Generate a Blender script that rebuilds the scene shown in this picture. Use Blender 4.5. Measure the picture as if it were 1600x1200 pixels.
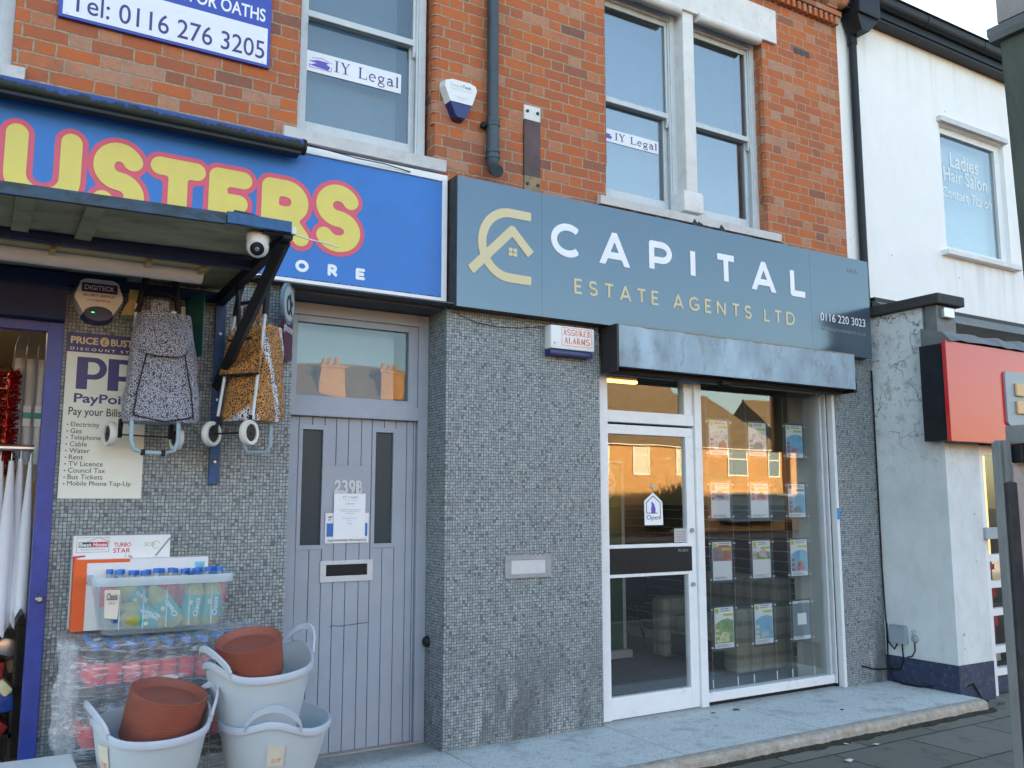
import bpy, bmesh, math, random
import numpy as np
from mathutils import Vector, Matrix
R = math.radians
rnd = random.Random(7)
sc = bpy.context.scene
COL = sc.collection
for o in list(bpy.data.objects): bpy.data.objects.remove(o)

# ------------------------------------------------------------------ camera, sky, sun, exposure
cam = bpy.data.objects.new('camera', bpy.data.cameras.new('camera')); COL.objects.link(cam)
cam.data.sensor_width = 36; cam.data.lens = 36 * 1393.06 / 1600
cam.data.clip_start = .05; cam.data.clip_end = 2000
cam.location = (-2.703, -5.323, 1.58)
cam.rotation_euler = (R(90 + 7.562), 0, R(-31.193))
sc.camera = cam
SUN_EL, SUN_AZ = 10.5, 12.0            # azimuth from +Y towards +X: low sun behind the shops
w = bpy.data.worlds.new('World'); sc.world = w; w.use_nodes = True
wn = w.node_tree; bg = wn.nodes['Background']
sky = wn.nodes.new('ShaderNodeTexSky'); sky.sky_type = 'NISHITA'; sky.sun_disc = False
sky.sun_elevation = R(SUN_EL); sky.sun_rotation = R(SUN_AZ)
sky.air_density = 1.0; sky.dust_density = 1.2; sky.ozone_density = 1.0
wn.links.new(sky.outputs[0], bg.inputs[0]); bg.inputs[1].default_value = .15
sl = bpy.data.lights.new('sun', 'SUN'); sl.energy = 5.0; sl.angle = R(.6); sl.color = (1, .78, .46)
so = bpy.data.objects.new('sun', sl); COL.objects.link(so)
d = Vector((math.sin(R(SUN_AZ)) * math.cos(R(SUN_EL)), math.cos(R(SUN_AZ)) * math.cos(R(SUN_EL)), math.sin(R(SUN_EL))))
so.rotation_euler = d.to_track_quat('Z', 'Y').to_euler()
sc.view_settings.view_transform = 'Standard'; sc.view_settings.look = 'None'
sc.view_settings.exposure = 2.43; sc.view_settings.gamma = 1
sc.render.engine = 'CYCLES'
sc.cycles.use_denoising = True
sc.cycles.max_bounces = 12; sc.cycles.transparent_max_bounces = 24; sc.cycles.glossy_bounces = 4
sc.cycles.caustics_reflective = False; sc.cycles.caustics_refractive = False

# ------------------------------------------------------------------ material helpers
class NB:
    def __init__(s, name):
        s.m = bpy.data.materials.new(name); s.m.use_nodes = True
        s.t = s.m.node_tree; s.t.nodes.clear()
        s.out = s.t.nodes.new('ShaderNodeOutputMaterial')
    def n(s, ty, **kw):
        x = s.t.nodes.new(ty)
        for k, v in kw.items(): setattr(x, k, v)
        return x
    def set(s, sock, v):
        if isinstance(v, bpy.types.NodeSocket): s.t.links.new(v, sock)
        elif v is not None:
            if isinstance(v, (tuple, list)) and len(v) == 3 and sock.type == 'RGBA': v = (*v, 1)
            sock.default_value = v
    def math(s, op, a, b=None, c=None):
        x = s.n('ShaderNodeMath', operation=op)
        for i, v in enumerate((a, b, c)):
            if v is not None: s.set(x.inputs[i], v)
        return x.outputs[0]
    def pos(s): return s.n('ShaderNodeNewGeometry').outputs['Position']
    def obj(s): return s.n('ShaderNodeTexCoord').outputs['Object']
    def xyz(s, v):
        x = s.n('ShaderNodeSeparateXYZ'); s.set(x.inputs[0], v); return x.outputs
    def comb(s, a=0., b=0., c=0.):
        x = s.n('ShaderNodeCombineXYZ')
        for i, v in enumerate((a, b, c)): s.set(x.inputs[i], v)
        return x.outputs[0]
    def scale(s, v, k):
        x = s.n('ShaderNodeVectorMath', operation='MULTIPLY'); s.set(x.inputs[0], v); s.set(x.inputs[1], k); return x.outputs[0]
    def noise(s, v, sc_=5., det=4., ro=.6, dist=0.):
        x = s.n('ShaderNodeTexNoise'); s.set(x.inputs['Vector'], v)
        x.inputs['Scale'].default_value = sc_; x.inputs['Detail'].default_value = det
        x.inputs['Roughness'].default_value = ro; x.inputs['Distortion'].default_value = dist
        return x.outputs['Fac']
    def vor(s, v, sc_=5., feat='F1', out='Distance', rnd_=1.):
        x = s.n('ShaderNodeTexVoronoi', feature=feat); s.set(x.inputs['Vector'], v); x.inputs['Scale'].default_value = sc_
        x.inputs['Randomness'].default_value = rnd_
        return x.outputs[out]
    def white(s, v, out='Value'):
        x = s.n('ShaderNodeTexWhiteNoise', noise_dimensions='3D'); s.set(x.inputs[0], v); return x.outputs[out]
    def ramp(s, f, stops, interp='LINEAR'):
        x = s.n('ShaderNodeValToRGB'); x.color_ramp.interpolation = interp; e = x.color_ramp.elements
        while len(e) < len(stops): e.new(.5)
        for q, (p, c) in zip(e, stops):
            q.position = p; q.color = (*c, 1) if isinstance(c, (tuple, list)) else (c, c, c, 1)
        s.set(x.inputs[0], f); return x.outputs[0]
    def mix(s, f, a, b, mode='MIX'):
        x = s.n('ShaderNodeMix', data_type='RGBA', blend_type=mode)
        s.set(x.inputs[0], f); s.set(x.inputs[6], a); s.set(x.inputs[7], b); return x.outputs[2]
    def step(s, v, a, b):
        x = s.n('ShaderNodeMapRange', interpolation_type='SMOOTHSTEP'); s.set(x.inputs[0], v)
        x.inputs[1].default_value = a; x.inputs[2].default_value = b; return x.outputs[0]
    def bump(s, h, st=.3, dist=.01):
        x = s.n('ShaderNodeBump'); s.set(x.inputs['Height'], h); x.inputs['Strength'].default_value = st
        x.inputs['Distance'].default_value = dist; return x.outputs[0]
    def bsdf(s, col=(.5, .5, .5), rough=.5, metal=0., spec=.5, normal=None, emit=None, es=0., trans=0., coat=0., ior=1.5, alpha=None, sheen=0.):
        x = s.n('ShaderNodeBsdfPrincipled'); I = x.inputs
        s.set(I['Base Color'], col); s.set(I['Roughness'], rough); s.set(I['Metallic'], metal)
        s.set(I['Specular IOR Level'], spec); s.set(I['IOR'], ior); s.set(I['Transmission Weight'], trans); s.set(I['Coat Weight'], coat)
        I['Coat Roughness'].default_value = .05
        s.set(I['Sheen Weight'], sheen)
        if normal is not None: s.set(I['Normal'], normal)
        if emit is not None: s.set(I['Emission Color'], emit); s.set(I['Emission Strength'], es)
        if alpha is not None: s.set(I['Alpha'], alpha)
        return x.outputs[0]
    def mixsh(s, f, a, b):
        x = s.n('ShaderNodeMixShader'); s.set(x.inputs[0], f); s.set(x.inputs[1], a); s.set(x.inputs[2], b); return x.outputs[0]
    def end(s, sh): s.t.links.new(sh, s.out.inputs[0]); return s.m

M = {}
def paint(name, col, rough=.5, var=.12, scale=6., bump=.0, metal=0., spec=.5, fine=0., coat=0., dirt=None, dirt_amt=.0, stretch=(1, 1, 1), dlo=.5):
    b = NB(name); p = b.scale(b.pos(), stretch)
    f = b.noise(p, scale, 5, .65)
    lo = tuple(c * (1 - var) for c in col); hi = tuple(min(1, c * (1 + var)) for c in col)
    c = b.ramp(f, [(.3, lo), (.7, hi)])
    if dirt:
        g = b.noise(p, scale * 2.3, 8, .75, .4)
        c = b.mix(b.math('MULTIPLY', b.step(g, dlo, dlo + .2), dirt_amt), c, dirt)
    nrm = b.bump(b.noise(p, scale * (8 if fine == 0 else fine), 6, .7), bump, .01) if bump else None
    r = b.math('ADD', b.math('MULTIPLY', f, .2), rough - .1)
    M[name] = b.end(b.bsdf(c, r, metal, spec, nrm, coat=coat)); return M[name]

# brick in flemish bond
def make_brick(name, tint=(1, 1, 1)):
    b = NB(name); x, y, z = b.xyz(b.pos()); p = b.pos()
    C = .081; P = .345; S = .23
    wob = b.math('MULTIPLY', b.math('SUBTRACT', b.noise(p, 11, 5, .65), .5), .016)
    u = b.math('ADD', b.math('ADD', x, y), wob); v = b.math('ADD', z, wob)
    cv = b.math('DIVIDE', v, C); course = b.math('FLOOR', cv); fv = b.math('FRACT', cv)
    off = b.math('ADD', b.math('MULTIPLY', b.math('FLOORED_MODULO', course, 2.), .5), b.math('MULTIPLY', b.white(b.comb(course, 3., 1.)), .09))
    uu = b.math('ADD', b.math('DIVIDE', u, P), off); cell = b.math('FLOOR', uu); f = b.math('MULTIPLY', b.math('FRACT', uu), P)
    hdr = b.math('GREATER_THAN', f, S)
    lx = b.math('SUBTRACT', f, b.math('MULTIPLY', hdr, S)); wd = b.math('SUBTRACT', S, b.math('MULTIPLY', hdr, S - .115))
    ex = b.math('MINIMUM', lx, b.math('SUBTRACT', wd, lx))
    ez = b.math('MULTIPLY', b.math('MINIMUM', fv, b.math('SUBTRACT', 1., fv)), C)
    e = b.math('ADD', b.math('MINIMUM', ex, ez), b.math('MULTIPLY', b.math('SUBTRACT', b.noise(p, 48, 4, .7), .5), .011))
    mask = b.step(e, .0035, .0075)
    idv = b.comb(b.math('ADD', b.math('MULTIPLY', cell, 2.), hdr), course, 7.)
    rv = b.white(idv)
    T = lambda c: tuple(a * k for a, k in zip(c, tint))
    col = b.ramp(rv, [(0., T((.24, .11, .08))), (.04, T((.36, .13, .075))), (.12, T((.47, .135, .06))), (.45, T((.54, .145, .05))),
                      (.75, T((.60, .16, .05))), (.86, T((.54, .185, .085))), (.93, T((.55, .24, .13))), (1., T((.50, .27, .17)))])
    mot = b.noise(p, 45, 6, .7); inb = b.noise(p, 13, 5, .7)
    col = b.mix(b.math('MULTIPLY', b.step(inb, .48, .72), .45), col, T((.38, .14, .08))); col = b.mix(b.math('MULTIPLY', b.step(b.noise(p, 17, 6, .75), .56, .76), .4), col, T((.60, .24, .12)))
    big = b.noise(p, 3.1, 4, .6)
    col = b.mix(b.math('MULTIPLY', b.step(mot, .45, .75), .45), col, T((.36, .17, .11)))
    col = b.mix(b.math('MULTIPLY', b.step(big, .52, .75), .4), col, T((.20, .13, .11)))
    mort = b.ramp(b.noise(p, 30, 4), [(.3, T((.34, .25, .16))), (.7, T((.50, .38, .25)))])
    c = b.mix(mask, mort, col)
    h = b.math('ADD', b.math('MULTIPLY', mask, .8), b.math('MULTIPLY', mot, .35))
    M[name] = b.end(b.bsdf(c, .88, spec=.2, normal=b.bump(h, .7, .008)))
make_brick('brick', (.88, .92, .98))
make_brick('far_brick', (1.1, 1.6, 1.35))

def make_mosaic(name, k=1.):
    b = NB(name); p = b.pos(); x, y, z = b.xyz(p); C = .0195
    wob = b.math('MULTIPLY', b.math('SUBTRACT', b.noise(p, 18, 2), .5), .012)
    u = b.math('DIVIDE', b.math('ADD', b.math('ADD', x, y), wob), C); v = b.math('DIVIDE', b.math('ADD', z, wob), C)
    cu, cv = b.math('FLOOR', u), b.math('FLOOR', v); fu, fv = b.math('FRACT', u), b.math('FRACT', v)
    rc = b.xyz(b.white(b.comb(cu, cv, 2.), 'Color'))
    ju = b.math('MULTIPLY', b.math('SUBTRACT', rc[0], .5), .16); jv = b.math('MULTIPLY', b.math('SUBTRACT', rc[1], .5), .16)
    du = b.math('ABSOLUTE', b.math('SUBTRACT', b.math('ADD', fu, ju), .5)); dv = b.math('ABSOLUTE', b.math('SUBTRACT', b.math('ADD', fv, jv), .5))
    e = b.math('MAXIMUM', du, dv); mask = b.math('SUBTRACT', 1., b.step(e, .36, .43))
    T = lambda c: tuple(a * k for a in c)
    tile = b.ramp(rc[2], [(0, (.10, .13, .14)), (.035, (.16, .19, .20)), (.10, (.26, .30, .31)), (.6, (.345, .39, .40)), (1, (.46, .505, .505))])
    tile = b.mix(b.math('MULTIPLY', b.noise(p, 120, 3), .25), tile, (.16, .17, .17))
    big = b.noise(b.scale(p, (1, 1, .35)), 2.6, 6, .7)
    low = b.math('MULTIPLY', b.step(b.math('SUBTRACT', 1.2, z), .2, 1.3), b.step(big, .42, .62))
    tile = b.mix(b.math('MULTIPLY', low, .8), tile, (.06, .065, .07))
    wst = b.math('MULTIPLY', b.step(b.math('SUBTRACT', .75, z), .1, .6), b.step(b.noise(b.scale(p, (1, 1, .3)), 6.3, 7, .75), .54, .62)); tile = b.mix(b.math('MULTIPLY', wst, .55), tile, (.62, .65, .64))
    rn = b.math('MULTIPLY', b.step(b.noise(b.scale(p, (1, 1, .12)), 9, 5, .7), .58, .7), b.step(z, 1.9, 2.8)); tile = b.mix(b.math('MULTIPLY', rn, .55), tile, (.12, .125, .125))
    tile = b.mix(b.math('MULTIPLY', b.step(b.noise(p, 5.5, 7, .75), .55, .75), .3), tile, (.10, .105, .10))
    c = b.mix(mask, (.115, .13, .137), tile)
    M[name] = b.end(b.bsdf(c, b.math('SUBTRACT', .75, b.math('MULTIPLY', mask, .35)), spec=.45, normal=b.bump(b.math('ADD', mask, b.math('MULTIPLY', rc[0], .5)), .55, .004)))
make_mosaic('mosaic')

b = NB('terrazzo'); p = b.pos()
c = b.ramp(b.vor(p, 140, 'F1', 'Color'), [(0, (.26, .28, .29)), (.14, (.36, .38, .39)), (.24, (.60, .61, .58)), (.75, (.67, .675, .64)), (1, (.77, .775, .74))])
c = b.mix(b.math('MULTIPLY', b.step(b.noise(p, 3.2, 6, .7), .5, .72), .55), c, (.20, .19, .17))
c = b.mix(b.math('MULTIPLY', b.step(b.noise(p, 11, 6, .7), .57, .72), .6), c, (.16, .15, .13))
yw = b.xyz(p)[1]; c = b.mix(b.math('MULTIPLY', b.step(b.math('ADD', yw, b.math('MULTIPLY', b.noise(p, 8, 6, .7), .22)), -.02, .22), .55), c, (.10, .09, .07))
xs_ = b.xyz(p)[0]; sm = b.math('LESS_THAN', b.math('ABSOLUTE', b.math('SUBTRACT', b.math('FRACT', b.math('DIVIDE', b.math('ADD', xs_, .62), 1.27)), .5)), .0022); c = b.mix(b.math('MULTIPLY', sm, .75), c, (.10, .10, .09))
gum = b.math('SUBTRACT', 1., b.step(b.vor(p, 4.3), .05, .075)); c = b.mix(b.math('MULTIPLY', gum, .45), c, (.20, .20, .19))
M['terrazzo'] = b.end(b.bsdf(c, .75, spec=.25, normal=b.bump(b.noise(p, 90, 4), .15, .003)))
b = NB('step_edge'); p = b.pos()
c = b.ramp(b.noise(p, 12, 8, .75), [(.28, (.16, .14, .11)), (.42, (.36, .31, .25)), (.6, (.46, .42, .36)), (.75, (.62, .62, .58))])
M['step_edge'] = b.end(b.bsdf(c, .9, normal=b.bump(b.noise(p, 30, 6), .8, .02)))
b = NB('paving'); p = b.pos(); bt = b.n('ShaderNodeTexBrick', offset=.5)
b.set(bt.inputs['Vector'], b.comb(b.xyz(p)[0], b.xyz(p)[1], 0.))
for k_, v_ in dict(Scale=1., **{'Mortar Size': .009, 'Mortar Smooth': .3, 'Brick Width': .78, 'Row Height': .56, 'Bias': 0.}).items(): bt.inputs[k_].default_value = v_
bt.inputs['Color1'].default_value = (.20, .18, .145, 1); bt.inputs['Color2'].default_value = (.14, .127, .10, 1); bt.inputs['Mortar'].default_value = (.018, .02, .013, 1)
c = b.mix(b.math('MULTIPLY', b.step(b.noise(p, 4.2, 8, .75), .5, .7), .6), bt.outputs[0], (.05, .055, .038))
c = b.mix(b.math('MULTIPLY', b.step(b.noise(p, 36, 5, .8), .58, .7), .5), c, (.17, .165, .14))
M['paving'] = b.end(b.bsdf(c, .85, normal=b.bump(b.math('ADD', b.math('MULTIPLY', bt.outputs[1], -1.), b.math('MULTIPLY', b.noise(p, 25, 6), .5)), .6, .01)))

# painted render with cracks and patches (side of the projecting shop)
def make_render(name, col, crack=True):
    b = NB(name); p = b.pos()
    c = b.ramp(b.noise(p, 2.2, 7, .7), [(.3, tuple(k * (.82 if crack else .95) for k in col)), (.62, col)])
    c = b.mix(b.math('MULTIPLY', b.step(b.noise(b.scale(p, (1, 1, .3)), 7, 8, .75), .5, .8), .5 if crack else .15), c, (.42, .43, .42))
    if crack:
        z = b.xyz(p)[2]
        q = b.n('ShaderNodeVectorMath', operation='ADD'); b.set(q.inputs[0], p)
        nz = b.n('ShaderNodeTexNoise'); b.set(nz.inputs['Vector'], p); nz.inputs['Scale'].default_value = 7; nz.inputs['Detail'].default_value = 6
        b.set(q.inputs[1], b.scale(nz.outputs['Color'], (.25, .25, .25)))
        d_ = b.vor(q.outputs[0], 2.6, 'DISTANCE_TO_EDGE')
        hi = b.step(z, 1.6, 2.6)
        ck = b.math('MULTIPLY', b.math('SUBTRACT', 1., b.step(d_, .003, .014)), b.math('MULTIPLY', hi, b.step(b.noise(p, 2.7, 3), .4, .52)))
        sp = b.math('MULTIPLY', b.step(b.noise(p, 9, 6, .8), .5, .6), b.math('MULTIPLY', hi, .7))
        c = b.mix(sp, c, (.36, .35, .32)); c = b.mix(b.math('MULTIPLY', ck, .9), c, (.08, .08, .07))
        dots = b.math('SUBTRACT', 1., b.step(b.vor(p, 5.5), .05, .10)); c = b.mix(b.math('MULTIPLY', dots, b.step(b.noise(p, 2, 2), .48, .55)), c, (.3, .3, .29))
    else:
        x_, y_, z_ = b.xyz(p); run = b.noise(b.scale(p, (1, 1, .05)), 10, 5, .7)
        us = b.math('MULTIPLY', b.math('MULTIPLY', b.step(z_, 3.2, 4.12), b.step(b.math('SUBTRACT', 4.13, z_), 0., .03)), b.math('MULTIPLY', b.step(x_, 5.6, 5.8), b.step(b.math('SUBTRACT', 7.2, x_), 0., .2)))
        c = b.mix(b.math('MULTIPLY', b.math('MULTIPLY', us, b.step(run, .42, .7)), .35), c, (.40, .40, .38))
        tp = b.math('MULTIPLY', b.step(z_, 5.5, 6.3), b.step(run, .45, .7)); c = b.mix(b.math('MULTIPLY', tp, .25), c, (.45, .44, .42))
        dots = b.math('SUBTRACT', 1., b.step(b.vor(p, 3.1), .022, .035)); c = b.mix(b.math('MULTIPLY', dots, .7), c, (.25, .24, .22))
    M[name] = b.end(b.bsdf(c, .75, spec=.3, normal=b.bump(b.noise(p, 22, 7, .7), .25, .008)))
make_render('white_render', (.86, .86, .84), False)
make_render('old_render', (.70, .74, .74), True)
paint('navy_paint', (.022, .038, .085), .6, .4, 9, .3, dirt=(.15, .15, .14), dirt_amt=.7)
paint('white_stone', (.72, .71, .69), .7, .1, 4, .1, dirt=(.4, .38, .35), dirt_amt=.35)
paint('sill_paint', (.58, .58, .58), .6, .1, 5, .1, dirt=(.3, .29, .28), dirt_amt=.4)
paint('sash_paint', (.56, .60, .62), .45, .06, 6, dirt=(.35, .35, .35), dirt_amt=.3)
paint('door_paint', (.355, .395, .455), .5, .07, 3, .06, dirt=(.3, .3, .32), dirt_amt=.25)
paint('groove', (.08, .085, .10), .8)
paint('aluminium', (.58, .61, .64), .45, .08, 6, metal=.15)
paint('white_frame', (.78, .80, .81), .3, .05, 6)
paint('white_plastic', (.80, .80, .79), .35, .04, 6)
paint('cream_plastic', (.56, .43, .20), .5, .1, 9)
paint('black_plastic', (.014, .015, .018), .5, .2, spec=.25)
paint('black_paint', (.014, .016, .02), .5, .3, 8, .1, spec=.3)
paint('dark_metal', (.03, .025, .026), .45, .3, 8)
paint('soffit', (.10, .10, .11), .8, .2)
paint('navy_shop', (.012, .024, .085), .7, .25, 6, .05)
paint('blue_post', (.03, .055, .30), .4, .25, 8, .05)
paint('blue_bracket', (.02, .075, .21), .5, .3, 10, .1, dirt=(.02, .02, .02), dirt_amt=.5)
paint('blue_corner', (.02, .10, .25), .5, .3, 7, .1, dirt=(.02, .05, .08), dirt_amt=.8)
paint('blue_fascia', (.022, .07, .13), .5, .5, 4, .15, dirt=(.014, .026, .032), dirt_amt=.97, dlo=.40, stretch=(.7, 1, 2))
paint('plywood', (.44, .40, .25), .8, .35, 4, .2, stretch=(.4, 1, 1), dirt=(.09, .10, .05), dirt_amt=.6)
paint('felt', (.05, .055, .05), .9, .3)
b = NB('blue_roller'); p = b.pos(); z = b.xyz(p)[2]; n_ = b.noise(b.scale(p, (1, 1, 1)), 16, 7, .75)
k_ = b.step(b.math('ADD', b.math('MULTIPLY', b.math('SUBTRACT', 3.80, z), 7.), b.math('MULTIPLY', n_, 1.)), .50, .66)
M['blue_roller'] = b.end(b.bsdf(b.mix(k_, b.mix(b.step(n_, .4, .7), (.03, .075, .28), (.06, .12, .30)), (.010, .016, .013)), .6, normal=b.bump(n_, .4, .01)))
paint('sign_blue', (.018, .165, .54), .4, .12, 1.6, dirt=(.03, .14, .42), dirt_amt=.5)
paint('oath_blue', (.035, .065, .40), .35, .08)
paint('sign_white', (.80, .81, .84), .4, .04)
paint('sign_yellow', (.74, .62, .13), .45, .05)
paint('sign_pink', (.68, .09, .15), .45, .05)
paint('letter_white', (.84, .85, .87), .4, .03)
paint('letter_gold', (.66, .56, .32), .4, .05)
paint('ink_blue', (.06, .055, .22), .6, .05)
paint('ink_dark', (.04, .04, .055), .6, .05)
paint('ink_orange', (.7, .17, .07), .6, .05)
paint('ink_red', (.6, .03, .05), .6, .05)
paint('ink_grey', (.3, .3, .33), .6, .05)
paint('purple_ink', (.13, .10, .5), .6, .05)
paint('silver_letter', (.62, .63, .64), .5, .05)
paint('paypoint_pale', (.78, .79, .70), .5, .05, 3)
paint('paypoint_navy', (.055, .05, .20), .5, .05)
paint('teal_sign', (.02, .13, .13), .5, .1)
paint('maroon', (.10, .012, .04), .4, .2)
paint('pale_teal', (.42, .50, .50), .4, .05)
paint('galv', (.33, .43, .50), .6, .28, 3.5, .1, spec=.3, stretch=(1, 1, .5), dirt=(.2, .17, .16), dirt_amt=.6)
paint('steel', (.55, .56, .57), .3, .08, 8, metal=.9)
paint('brass', (.34, .345, .35), .6, .15, 9, spec=.15)
paint('rust_plate', (.085, .05, .05), .6, .4, 6, .2)
paint('rust_light', (.27, .20, .11), .7, .3, 12, .2)
paint('alarm_blue', (.015, .03, .14), .3, .1)
paint('lead', (.16, .17, .17), .6, .25, 6, .3)
paint('coping', (.045, .045, .045), .85, .3, 8, .4)
paint('tub', (.54, .61, .66), .5, .05, 4, .05)
paint('tub_rim', (.50, .545, .62), .45, .05)
paint('terracotta', (.30, .085, .055), .55, .1, 7)
paint('card_paper', (.72, .66, .55), .8, .08, 9)
paint('orange_card', (.80, .12, .02), .5, .05)
paint('white_card', (.78, .78, .78), .45, .04)
paint('cardboard', (.33, .22, .12), .8, .1)
paint('cap_blue', (.015, .17, .60), .35, .05)
paint('cap_navy', (.01, .07, .30), .35, .05)
paint('label_red', (.62, .03, .05), .4, .2, 30)
paint('label_teal', (.012, .36, .34), .4, .05)
paint('label_cream', (.75, .70, .42), .4, .05)
paint('cola', (.018, .008, .006), .12, .2)
paint('juice', (.33, .33, .07), .2, .15, 20)
paint('roof_tile', (.17, .12, .07), .85, .3, 3, .3)
paint('ridge', (.18, .08, .06), .85)
paint('asphalt', (.05, .05, .052), .9, .2, 3, .3, fine=60)
paint('carpet', (.20, .215, .26), .95, .2, 20, .3)
paint('shop_wall', (.50, .43, .28), .8, .05)
paint('room_wall', (.60, .61, .58), .8, .05)
paint('office_wall', (.40, .40, .38), .8, .05)
paint('blind_dark', (.06, .075, .09), .8, .3, 2)
paint('pipe_grey', (.04, .058, .075), .45, .25, 8, .1)
paint('blind', (.155, .18, .205), .8, .05)
paint('black_slat', (.012, .011, .012), .45, .2)
paint('slat_line', (.36, .36, .36), .5, .1)
paint('banner_green', (.05, .22, .03), .5, .05)
paint('banner_dark', (.01, .09, .02), .5, .05)
paint('chair_black', (.018, .016, .016), .5, .2)
paint('hedge_leaf', (.05, .055, .02), .7, .4, 2)
paint('trunk', (.08, .06, .04), .9)
paint('garment', (.74, .75, .80), .85, .04, 5, .1)
paint('red_foil', (.55, .01, .02), .22, .4, 60, metal=.6)
paint('gold_foil', (.45, .33, .12), .25, .4, 60, metal=.6)
paint('wood_floor', (.22, .11, .04), .6, .2)
paint('shop_beige', (.40, .30, .18), .8, .08)
paint('packet_red', (.30, .02, .02), .4, .4, 30)
paint('packet_blue', (.02, .06, .30), .4, .4, 30)
paint('packet_brown', (.22, .10, .04), .4, .4, 30)
paint('wheel_white', (.74, .72, .66), .5, .05)
paint('hub', (.03, .018, .018), .45, .1)
paint('far_white', (.75, .72, .62), .5, .03)
paint('net_curtain', (.62, .58, .48), .8, .05)
paint('dead_leaf', (.10, .05, .03), .8, .3)
paint('moss_dirt', (.028, .028, .018), .95, .6, 20, .8)
paint('litter', (.62, .60, .56), .8, .1)
paint('concrete_pale', (.36, .33, .30), .85, .15, 6, .3)
paint('concrete_green', (.10, .115, .095), .85, .45, 5, .4, stretch=(1, 1, .25), dirt=(.035, .045, .035), dirt_amt=.8)
paint('post_grey', (.19, .205, .21), .6, .2, 14, .3, stretch=(1, 1, .3), dirt=(.12, .12, .11), dirt_amt=.7)
paint('post_dark', (.05, .052, .055), .9, .35, 25, .6)
paint('post_pale', (.55, .48, .46), .8, .12, 8, .4, dirt=(.3, .27, .25), dirt_amt=.5)
paint('frosted', (.70, .78, .80), .6, .05)
paint('orange_tile', (.66, .42, .20), .4, .05)
paint('grey_panel', (.30, .36, .40), .4, .05)
paint('blue_tape', (.03, .30, .62), .5, .05)
b = NB('gloss_red'); M['gloss_red'] = b.end(b.bsdf((.60, .010, .014), .2, spec=.6, ior=1.6))
b = NB('sign_slate'); p = b.pos()
M['sign_slate'] = b.end(b.bsdf(b.ramp(b.noise(p, 1.2, 2), [(.3, (.098, .137, .172)), (.7, (.105, .145, .182))]), .16, .45, .8,
    normal=b.bump(b.noise(p, 2.2, 2), .025, .05)))
def emit(name, col, st):
    b = NB(name); e = b.n('ShaderNodeEmission'); b.set(e.inputs[0], col); e.inputs[1].default_value = st; M[name] = b.end(e.outputs[0])
emit('led_orange', (1, .42, .08), 2.2)
emit('warm_lamp', (1, .74, .48), 2.2)
emit('interior_glow', (1, .62, .22), .45)
emit('green_led', (.05, 1, .25), .6)
def glass(name, tint=(1, 1, 1), base=.04, k=1.6, rough=.0, wav=.02):
    b = NB(name); g_ = b.n('ShaderNodeNewGeometry'); dt = b.n('ShaderNodeVectorMath', operation='DOT_PRODUCT')
    b.set(dt.inputs[0], g_.outputs['Normal']); b.set(dt.inputs[1], g_.outputs['Incoming'])
    c5 = b.math('POWER', b.math('SUBTRACT', 1., b.math('ABSOLUTE', dt.outputs['Value'])), 5.)
    f = b.math('MINIMUM', b.math('ADD', b.math('MULTIPLY', c5, .9), base), 1.)      # Schlick, both faces of a pane count
    t = b.n('ShaderNodeBsdfTransparent'); b.set(t.inputs[0], tint)
    g = b.n('ShaderNodeBsdfGlossy'); g.inputs['Roughness'].default_value = rough
    if wav: b.set(g.inputs['Normal'], b.bump(b.noise(b.pos(), 1.6, 1), wav, .05))
    M[name] = b.end(b.mixsh(f, t.outputs[0], g.outputs[0]))
glass('pane', (.97, .985, .98), .108, 1.7, 0, .012)
glass('sash_pane', (.85, .9, .92), .24, 2.0, 0, .05)
glass('fan_pane', (.85, .9, .92), .05, 2.0, 0, .05)
glass('film_pane', (.85, .9, .92), .09, 2.0, 0, .05)
glass('acrylic', (.985, .99, .99), .03, 1.3, .05, 0)
b = NB('wired_glass'); x, y, z = b.xyz(b.pos())
g1 = b.math('LESS_THAN', b.math('FRACT', b.math('DIVIDE', x, .0125)), .13); g2 = b.math('LESS_THAN', b.math('FRACT', b.math('DIVIDE', z, .0125)), .13)
M['wired_glass'] = b.end(b.bsdf(b.mix(b.math('MAXIMUM', g1, g2), (.02, .045, .06), (.07, .10, .11)), .3, spec=.25, normal=b.bump(b.noise(b.pos(), 60, 2), .2, .003)))
def film(name, col, op, rough=.15, streak=True):
    b = NB(name); p = b.pos(); t = b.n('ShaderNodeBsdfTransparent')
    s_ = b.bsdf(col, rough, spec=.9)
    f = op
    if streak:
        n1 = b.math('MAXIMUM', b.noise(b.scale(p, (1, 1, 5)), 9, 6, .75, .8), b.math('SUBTRACT', b.noise(b.scale(p, (.5, .5, 9)), 7, 8, .8, .3), .03))
        f = b.math('ADD', b.math('MULTIPLY', b.step(n1, .48, .72), .68), op)
    M[name] = b.end(b.mixsh(f, t.outputs[0], s_))
film('shrink_film', (.78, .81, .86), .20)
film('bin_plastic', (.60, .74, .82), .20, .25, False)
film('bin_rim', (.60, .72, .80), .55, .25, False)
film('clear_bag', (.55, .60, .66), .22, .2, False)
film('bottle_clear', (.6, .7, .7), .25, .1, False)
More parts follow.
